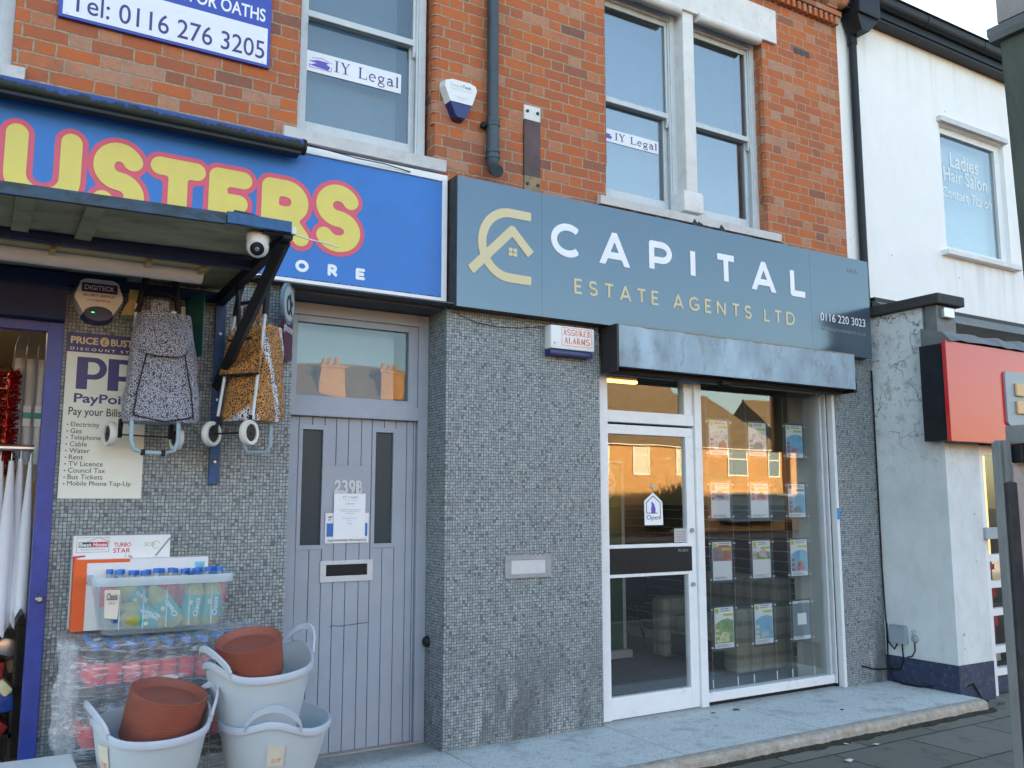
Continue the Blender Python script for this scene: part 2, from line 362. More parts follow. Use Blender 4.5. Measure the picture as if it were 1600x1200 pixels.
# animal prints and tartan
def leopard(name, base, dark, mid, sc_=75., band=False):
    b = NB(name); p = b.pos()
    d_ = b.vor(b.scale(p, (1, 1, .75)), sc_, 'DISTANCE_TO_EDGE'); n_ = b.noise(p, sc_ * .6, 2)
    k = b.math('MULTIPLY', b.step(b.math('ADD', d_, b.math('MULTIPLY', b.math('SUBTRACT', n_, .5), .3)), .06, .2) if not band else b.step(b.math('ADD', d_, b.math('MULTIPLY', b.math('SUBTRACT', n_, .5), .5)), .07, .19), 1.)
    if band:
        x, y, z = b.xyz(p)
        s_ = b.math('SINE', b.math('ADD', b.math('MULTIPLY', z, 6.), b.math('MULTIPLY', b.math('ADD', x, y), 27.)))
        bc = b.mix(b.step(s_, .55, .9), base, mid)
        c = b.mix(k, bc, dark)
    else:
        c = b.mix(k, dark, base)
    M[name] = b.end(b.bsdf(c, .7, sheen=.2, normal=b.bump(b.noise(p, 40, 3), .2, .004)))
leopard('snow_leopard', (.50, .51, .60), (.035, .035, .055), None, 135)
leopard('tiger_print', (.56, .25, .045), (.035, .02, .02), (.72, .72, .76), 82, True)
b = NB('tartan'); p = b.pos(); x, y, z = b.xyz(p)
def stripe(v, per, wd, ph=0.): return b.math('LESS_THAN', b.math('FRACT', b.math('ADD', b.math('DIVIDE', v, per), ph)), wd)
h_ = b.math('ADD', x, y)
c = b.mix(b.math('MULTIPLY', stripe(h_, .16, .3), .5), (.34, .34, .27), (.16, .19, .18)); c = b.mix(b.math('MULTIPLY', stripe(z, .15, .3), .5), c, (.10, .12, .11))
c = b.mix(b.math('MULTIPLY', stripe(h_, .16, .06, .4), .7), c, (.38, .35, .25)); c = b.mix(b.math('MULTIPLY', stripe(z, .15, .06, .4), .7), c, (.38, .35, .25))
M['tartan'] = b.end(b.bsdf(c, .9))
b = NB('poster_print'); p = b.pos()
q = b.vor(p, 34, 'F1', 'Color'); hs = b.n('ShaderNodeHueSaturation'); b.set(hs.inputs['Color'], q); hs.inputs['Saturation'].default_value = .75; hs.inputs['Value'].default_value = .85
c = b.mix(b.step(b.noise(p, 22, 5, .7), .42, .62), (.80, .82, .82), hs.outputs[0])
M['poster_print'] = b.end(b.bsdf(c, .5))
paint('poster_frame', (.045, .065, .09), .5, .1)
paint('paper', (.86, .88, .90), .6, .03)
paint('poster_sky', (.20, .50, .72), .5, .2, 20)
paint('poster_lime', (.50, .58, .06), .5, .1)
paint('poster_green', (.25, .40, .16), .5, .5, 25)
paint('poster_brick', (.52, .15, .13), .5, .4, 30)
paint('poster_cream', (.70, .62, .38), .5, .3, 25)
paint('poster_slate', (.16, .22, .28), .5, .1)
paint('poster_pink', (.66, .45, .50), .5, .25, 25)

# ------------------------------------------------------------------ geometry helpers
class MB:
    def __init__(s): s.v = []; s.f = []
    def add(s, vs, fs):
        n = len(s.v); s.v += [tuple(v) for v in vs]; s.f += [tuple(i + n for i in f) for f in fs]; return s
    def box(s, x0, x1, y0, y1, z0, z1, bev=0.):
        if x0 > x1: x0, x1 = x1, x0
        if y0 > y1: y0, y1 = y1, y0
        if z0 > z1: z0, z1 = z1, z0
        if bev:
            bm = bmesh.new(); bmesh.ops.create_cube(bm, size=1)
            for v in bm.verts: v.co = Vector(((v.co.x + .5) * (x1 - x0) + x0, (v.co.y + .5) * (y1 - y0) + y0, (v.co.z + .5) * (z1 - z0) + z0))
            bmesh.ops.bevel(bm, geom=list(bm.edges), offset=min(bev, .45 * min(x1 - x0, y1 - y0, z1 - z0)), segments=2, profile=.6, affect='EDGES')
            bm.verts.index_update(); s.add([v.co for v in bm.verts], [[v.index for v in f.verts] for f in bm.faces]); bm.free(); return s
        vs = [(x, y, z) for z in (z0, z1) for y in (y0, y1) for x in (x0, x1)]
        return s.add(vs, [(0, 2, 3, 1), (4, 5, 7, 6), (0, 1, 5, 4), (2, 6, 7, 3), (0, 4, 6, 2), (1, 3, 7, 5)])
    def quad(s, a, b_, c, d_): return s.add([a, b_, c, d_], [(0, 1, 2, 3)])
    def prism(s, pts, axis, a0, a1):
        """pts = outline in the two other axes (order x,y,z without axis), swept along axis"""
        n = len(pts); vs = []
        for a in (a0, a1):
            for p in pts:
                q = list(p); q.insert('xyz'.index(axis), a); vs.append(q)
        return s.add(vs, [tuple(range(n))[::-1], tuple(range(n, 2 * n))] + [(i, (i + 1) % n, n + (i + 1) % n, n + i) for i in range(n)])
    def tube(s, path, r, n=10, cap=True, flat=None):
        P = [Vector(p) for p in path]; k = len(P); rs = r if isinstance(r, (list, tuple)) else [r] * k
        ref = None; vs = []
        for i in range(k):
            t = (P[min(i + 1, k - 1)] - P[max(i - 1, 0)]).normalized()
            if ref is None:
                ref = Vector((0, 0, 1)) if abs(t.z) < .9 else Vector((0, 1, 0))
                if flat is not None: ref = Vector(flat)
            a = (ref - t * ref.dot(t)).normalized(); b_ = t.cross(a); ref = a
            for j in range(n):
                an = 2 * math.pi * j / n
                vs.append(P[i] + (a * math.cos(an) + b_ * math.sin(an)) * rs[i])
        fs = [(i * n + j, i * n + (j + 1) % n, (i + 1) * n + (j + 1) % n, (i + 1) * n + j) for i in range(k - 1) for j in range(n)]
        if cap: fs += [tuple(range(n))[::-1], tuple(range((k - 1) * n, k * n))]
        return s.add(vs, fs)
    def lathe(s, prof, c=(0, 0, 0), n=24, axis=(0, 0, 1), close=False):
        ax = Vector(axis).normalized(); a = ax.orthogonal().normalized(); b_ = ax.cross(a); c = Vector(c); vs = []
        for r, h in prof:
            for j in range(n):
                an = 2 * math.pi * j / n; vs.append(c + ax * h + (a * math.cos(an) + b_ * math.sin(an)) * r)
        k = len(prof)
        fs = [(i * n + j, i * n + (j + 1) % n, (i + 1) * n + (j + 1) % n, (i + 1) * n + j) for i in range(k - 1) for j in range(n)]
        if close: fs += [tuple(range(n))[::-1], tuple(range((k - 1) * n, k * n))]
        return s.add(vs, fs)
    def loft(s, rings, cap=True):
        n = len(rings[0]); vs = [p for r_ in rings for p in r_]; k = len(rings)
        fs = [(i * n + j, i * n + (j + 1) % n, (i + 1) * n + (j + 1) % n, (i + 1) * n + j) for i in range(k - 1) for j in range(n)]
        if cap: fs += [tuple(range(n))[::-1], tuple(range((k - 1) * n, k * n))]
        return s.add(vs, fs)
    def sphere(s, c, r, nu=16, nv=10, sx=(1, 1, 1)):
        rings = []
        for i in range(1, nv):
            th = math.pi * i / nv
            rings.append([(c[0] + r * sx[0] * math.sin(th) * math.cos(2 * math.pi * j / nu), c[1] + r * sx[1] * math.sin(th) * math.sin(2 * math.pi * j / nu), c[2] - r * sx[2] * math.cos(th)) for j in range(nu)])
        return s.loft(rings)
    def xf(s, m): s.v = [tuple(m @ Vector(v)) for v in s.v]; return s

def wloc(o):
    v = Vector((0, 0, 0))
    while o: v += o.location; o = o.parent
    return v
def tag(o, label=None, cat=None, group=None, kind=None):
    if label: o['label'] = label
    if cat: o['category'] = cat
    if group: o['group'] = group
    if kind: o['kind'] = kind
    return o
def obj(name, mb, mat, parent=None, smooth=False, label=None):
    """link mb (world coordinates) as one mesh object; origin at its base (top level) or at the parent's origin"""
    me = bpy.data.meshes.new(name); V = np.array(mb.v, dtype=float)
    if parent is None:
        mn, mx = V.min(0), V.max(0); off = Vector(((mn[0] + mx[0]) / 2, (mn[1] + mx[1]) / 2, mn[2])); loc = off
    else:
        off = wloc(parent); loc = Vector((0, 0, 0))
    me.from_pydata([tuple(v) for v in (V - np.array(off))], [], mb.f)
    me.materials.append(M[mat]); me.update()
    if smooth is not False:
        bm = bmesh.new(); bm.from_mesh(me); bmesh.ops.recalc_face_normals(bm, faces=bm.faces)
        for f in bm.faces: f.smooth = True
        for e in bm.edges:
            if len(e.link_faces) == 2 and e.calc_face_angle(0) > R(38 if smooth is True else smooth): e.smooth = False
        bm.to_mesh(me); bm.free()
    o = bpy.data.objects.new(name, me); COL.objects.link(o); o.location = loc
    if parent is not None: o.parent = parent
    if label: o['label'] = label
    return o
def thing(name, loc, label, cat, group=None):
    o = bpy.data.objects.new(name, None); COL.objects.link(o); o.location = loc; o.empty_display_size = .1
    return tag(o, label, cat, group)
def solo(name, mb, mat, label, cat, group=None, smooth=False): return tag(obj(name, mb, mat, None, smooth), label, cat, group)
def ground(name, mb, mat): return tag(obj(name, mb, mat), kind='structure')
def copy_tree(o, loc, label=None, parent=None):
    c = o.copy(); COL.objects.link(c)
    if parent is not None: c.parent = parent
    else: c.location = loc
    if label: c['label'] = label
    for ch in list(o.children): copy_tree(ch, None, None, c)
    return c

# ---- lettering: stroke glyphs filled by marching squares, and the built-in font
def arc(cx, cy, rx, ry, a0, a1, n=14): return [(cx + rx * math.cos(R(a0 + (a1 - a0) * i / n)), cy + ry * math.sin(R(a0 + (a1 - a0) * i / n))) for i in range(n + 1)]
GL = {
 'C': [arc(.56, .5, .56, .5, 48, 312, 26)], 'A': [[(0, 0), (.5, 1), (1, 0)], [(.2, .27), (.8, .27)]],
 'P': [[(0, 0), (0, 1), (.55, 1)] + arc(.55, .69, .45, .31, 90, -90) + [(0, .38)]], 'I': [[(.5, 0), (.5, 1)]],
 'T': [[(0, 1), (1, 1)], [(.5, 1), (.5, 0)]], 'L': [[(0, 1), (0, 0), (1, 0)]],
 'E': [[(1, 1), (0, 1), (0, 0), (1, 0)], [(0, .5), (.85, .5)]],
 'S': [arc(.5, .745, .47, .255, 28, 270, 16) + arc(.5, .245, .5, .245, 90, -152, 16)],
 'G': [arc(.56, .5, .56, .5, 48, 330, 26) + [(1., .45), (.6, .45)]], 'N': [[(0, 0), (0, 1), (1, 0), (1, 1)]],
 'D': [[(0, 0), (0, 1), (.45, 1)] + arc(.45, .5, .55, .5, 90, -90, 18) + [(0, 0)]],
 'U': [[(0, 1), (0, .36)] + arc(.5, .36, .5, .36, 180, 360, 16) + [(1, 1)]],
 'R': [[(0, 0), (0, 1), (.5, 1)] + arc(.5, .72, .45, .28, 90, -90) + [(0, .44)], [(.45, .44), (1, 0)]],
 'O': [arc(.5, .5, .5, .5, 0, 360, 28)],
}
def seg_d(px, py, a, b_, hw, c0, c1):
    ax, ay = a; bx, by = b_; L = math.hypot(bx - ax, by - ay)
    if L < 1e-9: return np.hypot(px - ax, py - ay) - hw
    ux, uy = (bx - ax) / L, (by - ay) / L; t = (px - ax) * ux + (py - ay) * uy; n = np.abs(-(px - ax) * uy + (py - ay) * ux)
    tc = np.clip(t, 0, L); rd = np.hypot(px - ax - ux * tc, py - ay - uy * tc) - hw
    d_ = rd.copy()
    if not c0: d_ = np.where(t < 0, np.maximum(-t, n - hw), d_)
    if not c1: d_ = np.where(t > L, np.maximum(t - L, n - hw), d_)
    return d_
def strokes_mesh(strokes, tw, rounded, rows=30, extra=0., clip=None):
    """strokes in metres, stroke width tw -> list of (2D verts, faces, rim edges)"""
    al = [q for s_ in strokes for q in s_]; hw = tw / 2 + extra
    x0, x1 = min(q[0] for q in al) - hw * 1.6, max(q[0] for q in al) + hw * 1.6
    y0, y1 = min(q[1] for q in al) - hw * 1.6, max(q[1] for q in al) + hw * 1.6
    h = (y1 - y0) / rows; nx, ny = int((x1 - x0) / h) + 2, rows + 1
    gx, gy = np.meshgrid(x0 + h * np.arange(nx) + h * .013, y0 + h * np.arange(ny) + h * .017)
    D = np.full(gx.shape, 9.)
    for s_ in strokes:
        closed = len(s_) > 2 and math.hypot(s_[0][0] - s_[-1][0], s_[0][1] - s_[-1][1]) < 1e-6
        for i in range(len(s_) - 1):
            D = np.minimum(D, seg_d(gx, gy, s_[i], s_[i + 1], hw, rounded or i > 0 or closed, rounded or i < len(s_) - 2 or closed))
    if clip: D = np.maximum(D, np.maximum(clip[0] - gy, gy - clip[1]))
    V = []; F = []; E_ = []; idx = {}
    def vid(k, x, y):
        if k not in idx: idx[k] = len(V); V.append((x, y))
        return idx[k]
    for j in range(ny - 1):
        for i in range(nx - 1):
            cs = [(i, j), (i + 1, j), (i + 1, j + 1), (i, j + 1)]; ds = [D[b_, a] for a, b_ in cs]
            ins = [q < 0 for q in ds]
            if not any(ins): continue
            poly = []; cr = []
            for k in range(4):
                a, b_ = cs[k], cs[(k + 1) % 4]
                if ins[k]: poly.append(vid(a, gx[a[1], a[0]], gy[a[1], a[0]]))
                if ins[k] != ins[(k + 1) % 4]:
                    t = ds[k] / (ds[k] - ds[(k + 1) % 4]); key = (min(a, b_), max(a, b_))
                    v = vid(key, gx[a[1], a[0]] * (1 - t) + gx[b_[1], b_[0]] * t, gy[a[1], a[0]] * (1 - t) + gy[b_[1], b_[0]] * t)
                    poly.append(v); cr.append((v, ins[k]))
            if len(poly) >= 3: F.append(poly)
            if len(cr) == 2:
                E_.append((cr[0][0], cr[1][0]) if cr[0][1] else (cr[1][0], cr[0][0]))
    return V, F, E_
class Frame:
    def __init__(s, o, u=(1, 0, 0), v=(0, 0, 1)): s.o, s.u, s.v = Vector(o), Vector(u).normalized(), Vector(v).normalized(); s.n = s.u.cross(s.v)
    def p(s, x, y, h=0.): return s.o + s.u * x + s.v * y + s.n * h
def add_flat(mb, V, F, E_, fr, h0, h1):
    """flat shape at height h1 over frame, with side walls down to h0"""
    mb.add([fr.p(x, y, h1) for x, y in V], F)
    if h0 is not None and E_:
        for a, b_ in E_:
            mb.quad(fr.p(*V[a], h1), fr.p(*V[a], h0), fr.p(*V[b_], h0), fr.p(*V[b_], h1))
def glyph(mb, ch, x0, x1, z0, z1, tw, fr, h0, h1, rounded=False, rows=30, extra=0.):
    i = tw / 2
    st = [[(x0 + i + (x1 - x0 - tw) * x, z0 + i + (z1 - z0 - tw) * y) for x, y in s_] for s_ in GL[ch]]
    clip = None
    if ch == 'A' and not rounded:                       # legs cut level with the base line
        ax_, az_, hx, hz = (x0 + x1) / 2, z1, (x1 - x0) / 2 - tw * .55, z1 - z0; e = tw / hz
        st = [[(ax_ - hx * (1 + e), z0 - hz * e), (ax_, z1 - tw * .25), (ax_ + hx * (1 + e), z0 - hz * e)], [(ax_ - hx * .62, z0 + hz * .29), (ax_ + hx * .62, z0 + hz * .29)]]; clip = (z0, z1)
    V, F, E_ = strokes_mesh(st, tw, rounded, rows, extra, clip); add_flat(mb, V, F, E_, fr, h0, h1)
_tc = {}
def font_mesh(txt, off=0., shear=0.):
    k = (txt, off, shear)
    if k not in _tc:
        cu = bpy.data.curves.new('t', 'FONT'); cu.body = txt; cu.offset = off; cu.shear = shear; cu.resolution_u = 4; cu.fill_mode = 'FRONT'
        o = bpy.data.objects.new('t', cu); COL.objects.link(o); bpy.context.view_layer.update()
        dg = bpy.context.evaluated_depsgraph_get(); me = bpy.data.meshes.new_from_object(o.evaluated_get(dg))
        V = [(v.co.x, v.co.y) for v in me.vertices]; F = [list(p.vertices) for p in me.polygons]
        bpy.data.objects.remove(o); bpy.data.meshes.remove(me); _tc[k] = (V, F)
    return _tc[k]
def text(mb, txt, x0, x1, z0, z1, fr, h=.003, off=0., shear=0.):
    """built-in font fitted into the rectangle (x1 None keeps the aspect ratio)"""
    V, F = font_mesh(txt, off, shear); xs = [v[0] for v in V]; ys = [v[1] for v in V]
    a, b_, c, d_ = min(xs), max(xs), min(ys), max(ys); sy = (z1 - z0) / (d_ - c); sx = sy if x1 is None else (x1 - x0) / (b_ - a)
    mb.add([fr.p(x0 + (x - a) * sx, z0 + (y - c) * sy, h) for x, y in V], F); return mb
SER = {  # serif letters: list of (polyline, relative stroke width)
 'I': [([(.5, 0), (.5, 1)], 1), ([(.1, 0), (.9, 0)], .35), ([(.1, 1), (.9, 1)], .35)],
 'Y': [([(.12, 1), (.5, .48)], 1), ([(.5, .5), (.86, 1)], .45), ([(.5, .5), (.5, 0)], 1), ([(0, 1), (.3, 1)], .35), ([(.72, 1), (1, 1)], .35), ([(.25, 0), (.75, 0)], .35)],
 'L': [([(.2, 0), (.2, 1)], 1), ([(0, 1), (.45, 1)], .35), ([(0, 0), (.95, 0), (.97, .25)], .38)],
 'e': [(arc(.5, .33, .42, .33, 0, 310, 18), .7), ([(.1, .36), (.92, .36)], .35)],
 'g': [(arc(.45, .42, .33, .23, 0, 360, 18), .7), ([(.3, .2), (.2, .08), (.7, .02)], .5), (arc(.48, -.15, .42, .17, 0, 360, 18), .5), ([(.7, .6), (.95, .64)], .5)],
 'a': [([(.12, .55)] + arc(.45, .45, .3, .2, 140, 0, 8) + [(.75, .05), (.95, .02)], .8), (arc(.42, .18, .33, .19, 0, 360, 16), .6)],
 'l': [([(.5, 0), (.5, 1)], 1), ([(.2, 0), (.8, 0)], .35), ([(.25, .97), (.5, 1)], .4)],
 'A': [([(.1, 0), (.48, 1)], .45), ([(.48, 1), (.88, 0)], 1), ([(.25, .35), (.72, .35)], .4), ([(0, 0), (.25, 0)], .35), ([(.7, 0), (1, 0)], .35)],
 'S': [(GL['S'][0], .75)], 'U': [([(.18, 1), (.18, .3)], 1), (arc(.5, .3, .33, .3, 180, 360, 12) + [(.83, 1)], .5), ([(0, 1), (.36, 1)], .35), ([(.68, 1), (1, 1)], .35)],
 'R': [([(.2, 0), (.2, 1)], 1), ([(.05, 1), (.5, 1)] + arc(.5, .76, .3, .24, 90, -90, 10) + [(.2, .52)], .5), ([(.45, .52), (.95, 0)], .9), ([(.02, 0), (.4, 0)], .35)],
 'E': [([(.2, 0), (.2, 1)], 1), ([(.02, 1), (.85, 1), (.86, .78)], .38), ([(.02, 0), (.9, 0), (.92, .24)], .38), ([(.2, .52), (.65, .52)], .38)],
 'D': [([(.2, 0), (.2, 1)], 1), ([(.02, 1), (.4, 1)] + arc(.4, .5, .52, .5, 90, -90, 14) + [(.02, 0)], .5)],
 'M': [([(.15, 0), (.15, 1)], .5), ([(.15, 1), (.5, .1)], .9), ([(.5, .1), (.85, 1)], .5), ([(.85, 1), (.85, 0)], 1), ([(0, 0), (.3, 0)], .35), ([(.68, 0), (1, 0)], .35)],
 '2': [([(.12, .72)] + arc(.48, .7, .36, .3, 165, -20, 12) + [(.08, .04), (.95, .04), (.97, .2)], .7)],
 '3': [(arc(.45, .76, .36, .24, 155, -80, 12) + arc(.45, .27, .42, .27, 80, -160, 12), .7)],
 '9': [(arc(.47, .68, .38, .32, 0, 360, 18), .7), (arc(.3, .62, .56, .62, 5, -75, 10), .6)],
 'B': [([(.18, 0), (.18, 1)], 1), ([(.02, 1), (.45, 1)] + arc(.45, .76, .32, .24, 90, -90, 10) + [(.2, .52)], .5), ([(.2, .52), (.48, .52)] + arc(.48, .26, .4, .26, 90, -90, 10) + [(.02, 0)], .5)],
}
def serif(mb, txt, x0, x1, z0, z1, fr, h0, h1, tw, rows=30):
    wid = {'I': .5, 'l': .42, ' ': .5, 'e': .72, 'a': .72, 'g': .75, 'M': 1.15, 'L': .85}
    tot = sum(wid.get(c, .9) for c in txt); k = (x1 - x0) / tot; x = x0
    for c in txt:
        wd = wid.get(c, .9) * k
        if c != ' ':
            for st, q in SER[c]:
                V, F, E_ = strokes_mesh([[(x + wd * (.08 + .8 * a), z0 + (z1 - z0) * b_) for a, b_ in st]], tw * q, False, max(8, int(rows * min(1., .15 + max(p_[1] for p_ in st) - min(p_[1] for p_ in st)))))
                add_flat(mb, V, F, E_, fr, h0, h1); h1 += .00006
        x += wd
W = lambda y: Frame((0, y, 0))          # facing the street at depth y
def superring(cx, cy, z, wx, wy, n=28, e=3.2, rot=0.):
    out = []
    for i in range(n):
        a = 2 * math.pi * i / n; c, s_ = math.cos(a), math.sin(a)
        x = wx * math.copysign(abs(c) ** (2 / e), c); y = wy * math.copysign(abs(s_) ** (2 / e), s_)
        out.append((cx + x * math.cos(rot) - y * math.sin(rot), cy + x * math.sin(rot) + y * math.cos(rot), z))
    return out

# ------------------------------------------------------------------ ground, step, road
ground('ground', MB().box(-300, 300, -300, 40, -1.2, -.35), 'asphalt')
ground('road', MB().box(-90, 90, -25, -4.75, -.35, -.21), 'asphalt')
ground('pavement', MB().box(-90, 90, -4.6, .3, -.36, -.085), 'paving')
ground('kerb', MB().box(-90, 90, -4.75, -4.6, -.36, -.088, .01), 'concrete_pale')
ground('far_pavement', MB().box(-90, 90, -29, -25, -.36, -.09), 'paving')
ground('front_gardens', MB().box(-90, 90, -32.6, -29, -.36, -.08), 'asphalt')
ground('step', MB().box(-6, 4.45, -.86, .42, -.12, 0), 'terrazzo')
from mathutils import noise as mnz
mb = MB(); rings = []
for k in range(700):                               # worn concrete nosing
    x = -6 + 10.42 * k / 699; n1 = mnz.noise(Vector((x * 3, 1, 0))) * .018 + mnz.noise(Vector((x * 17, 2, 0))) * .008; n2 = mnz.noise(Vector((x * 5, 5, 0))) * .008 + mnz.noise(Vector((x * 26, 7, 0))) * .005
    rings.append([(x, -.862, -.12), (x, -.862, .0035), (x, -.90, .003 + n2 * .3), (x, -.925 + n1 * .6, -.004 + n2), (x, -.94 + n1, -.03 + n2), (x, -.945 + n1 * 1.4, -.12)])
mb.loft(rings)
ground('step_nosing', mb, 'step_edge')
mb = MB(); rings = []
for k in range(500):                               # dirt and moss packed in the joint below the nosing
    x = -6 + 10.5 * k / 499; n1 = abs(mnz.noise(Vector((x * 4, 9, 0)))) * .05 + abs(mnz.noise(Vector((x * 19, 3, 0)))) * .025
    rings.append([(x, -.93, -.09), (x, -.93, -.062), (x, -.955 - n1 * .5, -.070 + n1 * .1), (x, -.965 - n1, -.0835), (x, -.965 - n1, -.09)])
ground('gutter_dirt', mb.loft(rings), 'moss_dirt')

# ------------------------------------------------------------------ brick building
YB = .03
BB = thing('brick_building', (0, 1, 0), 'red brick terrace building with grey mosaic shopfront walls and sash windows above', 'building')
TOP = 6.45
mb = MB()
for x0, x1, z0, z1 in ((-12, -3.6, 2.9, TOP), (-3.6, -2.66, 2.9, 3.86), (-3.6, -2.66, 5.9, TOP), (-2.66, -1.067, 2.9, TOP), (-1.067, -.09, 2.9, 3.84), (-1.067, -.09, 5.9, TOP),
                       (-.09, 1.398, 2.9, TOP), (1.398, 3.19, 2.9, 3.86), (1.398, 3.19, 6.07, TOP), (3.19, 4.235, 2.9, 6.14), (3.19, 4.235, 6.14, TOP)):
    mb.box(x0, x1, YB, YB + .24, z0, z1)
obj('brick_wall', mb, 'brick', BB)
for x, zt in ((-1.09, 5.9), (-.07, 5.9), (3.215, 5.55), (1.385, 5.6)):
    mb = MB()                                      # rounded brick jambs
    for k in range(int((zt - 4.2) / .081)):
        z0 = 4.2 + .081 * k
        mb.tube([(x, YB + .034, z0 + .003), (x, YB + .034, z0 + .078)], .038, 12)
    obj('jamb_bricks', mb, 'brick', BB, True)
mb = MB()                                          # dentil course and cornice under the eaves
for k in range(110): mb.box(4.16 - .075 * k, 4.205 - .075 * k, -.03, YB - .001, 6.165, 6.245, .004)
mb.box(-4.1, 4.235, -.045, YB - .002, 6.247, 6.30, .006)
for k in range(28): mb.prism([(-.17, 6.52), (-.17, 6.46), (-.05, 6.304), (YB - .003, 6.304), (YB - .003, 6.52)], 'x', 4.02 - .29 * k, 4.16 - .29 * k)
mb.box(-4.1, 4.235, -.2, YB - .004, 6.522, 6.58, .006); mb.sphere((4.2, -.06, 6.40), .085, 14, 8)
obj('cornice', mb, 'brick', BB)
obj('roof', MB().prism([(-.22, 6.6), (4.6, 9.1), (9.5, 6.6)], 'x', -12, 4.235), 'roof_tile', BB)
obj('rear_wall', MB().box(-12, 4.23, 9.0, 9.2, 0, 6.6), 'brick', BB)
obj('lintel', MB().box(1.30, 3.36, YB - .03, YB + .2, 5.745, 6.068, .006), 'white_stone', BB)
mb = MB()                                          # moulded undersides of the lintel
for x0, x1 in ((1.42, 2.2), (2.40, 3.15)):
    mb.tube([(x0, YB - .005, 5.735), (x1, YB - .005, 5.735)], .045, 12)
obj('lintel_moulding', mb, 'white_stone', BB, True)
mb = MB().box(2.235, 2.366, YB - .005, YB + .17, 4.15, 5.77, .025); mb.box(2.19, 2.41, YB - .02, YB + .17, 3.97, 4.15, .02)
obj('mullion', mb, 'white_stone', BB, True)
def sill(x0, x1, z0, z1):
    mb = MB().prism([(-.012, z0), (-.018, z1 - .035), (.12, z1 + .012), (YB + .14, z1 + .012), (YB + .14, z0)], 'x', x0, x1)
    obj('sill', mb, 'sill_paint', BB)
sill(-1.16, -.02, 3.85, 3.965); sill(1.31, 3.30, 3.865, 3.965); sill(-3.8, -2.595, 3.865, 3.965)
obj('air_brick', MB().box(3.62, 3.68, YB - .003, YB + .01, 5.745, 5.80).box(3.695, 3.755, YB - .003, YB + .01, 5.745, 5.80).box(3.77, 3.83, YB - .003, YB + .01, 5.745, 5.80), 'dark_metal', BB)
def sash(x0, x1, z0, zt, zm, label, bl=.30):
    """box frame, two sashes, panes, blind"""
    y = YB + .1
    mb = MB()
    for a, b_ in ((x0, x0 + .055), (x1 - .055, x1)):
        mb.box(a, b_, y, y + .11, z0, zt, .004); 
    mb.box(x0 + .055, x1 - .055, y, y + .11, zt - .06, zt, .004)
    for a, b_ in ((x0 + .055, x0 + .07), (x1 - .07, x1 - .055)): mb.box(a, b_, y + .012, y + .022, z0 + .02, zt - .06)
    f = obj('window', mb, 'sash_paint', BB, label=label)
    mb = MB(); a, b_ = x0 + .057, x1 - .057           # upper sash, in front
    mb.box(a, a + .035, y + .024, y + .054, zm, zt - .062, .003); mb.box(b_ - .035, b_, y + .024, y + .054, zm, zt - .062, .003)
    mb.box(a + .035, b_ - .035, y + .024, y + .054, zt - .105, zt - .062, .003); mb.box(a, b_, y + .018, y + .055, zm - .045, zm, .004)
    for xx in (a + .02, b_ - .02): mb.prism([(y + .02, zm - .045), (y + .05, zm - .045), (y + .05, zm - .11), (y + .035, zm - .125), (y + .022, zm - .09)], 'x', xx - .014, xx + .014)
    obj('upper_sash', mb, 'sash_paint', f)
    mb = MB()                                         # lower sash, behind
    mb.box(a, a + .045, y + .058, y + .09, z0 + .012, zm - .01, .003); mb.box(b_ - .045, b_, y + .058, y + .09, z0 + .012, zm - .01, .003)
    mb.box(a + .045, b_ - .045, y + .058, y + .09, z0 + .012, z0 + .11, .003); mb.box(a + .045, b_ - .045, y + .058, y + .09, zm - .045, zm - .01, .003)
    obj('lower_sash', mb, 'sash_paint', f)
    obj('pane', MB().box(a + .035, b_ - .035, y + .036, y + .041, zm, zt - .105), 'film_pane' if bl < .1 else 'sash_pane', f)
    obj('pane', MB().box(a + .045, b_ - .045, y + .072, y + .077, z0 + .11, zm - .045), 'film_pane' if bl < .1 else 'sash_pane', f)
    obj('blind', MB().box(x0 + .02, x1 - bl, y + .16, y + .165, z0, zt), 'blind' if bl < .1 else 'blind_dark', f)
    obj('curtain', MB().loft([[(x1 - bl - .10 + .018 * (k % 2) + .01 * k * (0.4 + .6 * abs(zz - z0) / (zt - z0)), y + .15 + .012 * (k % 2), zz) for k in range(12)] + [(x1 - bl + .05, y + .158, zz)] for zz in (z0, (z0 + zt) / 2, zt)]), 'blind_dark', f)
    obj('room_lining', MB().box(x0 - .05, x1 + .3, y + .6, y + .62, z0 - .1, zt + .1).box(x1 + .02, x1 + .06, y + .12, y + .6, z0, zt).box(x0 - .06, x0 - .02, y + .12, y + .6, z0, zt), 'poster_slate', f)
    return f
sash(-1.067, -.12, 3.97, 5.9, 4.845, 'single sash window with a white paper strip in its lower pane', .06)
sash(1.40, 2.235, 3.975, 5.74, 4.85, 'sash window with white paper strip beside the stone mullion', .14)
sash(2.366, 3.19, 3.975, 5.74, 4.85, 'clear sash window next to the rounded brick jamb', .15)
sash(-3.6, -2.66, 3.97, 5.9, 4.845, 'sash window cut by the picture edge', .06)

# mosaic clad ground floor walls
for x0, x1, yb_ in ((-2.318, -1.057, .10), (0, 1.285, .60), (3.915, 4.448, .5)):
    mb = MB().box(x0, x1, 0, yb_, -.05, 2.9)
    if x0 < -2: mb.box(-1.2, -1.057, .10, .30, -.05, 2.9)
    obj('mosaic_wall', mb, 'mosaic', BB)
obj('soffit', MB().box(-1.056, -.002, .03, .6, 2.885, 2.91).box(-1.5, 4.3, -.10, .02, 2.902, 2.912), 'soffit', BB)

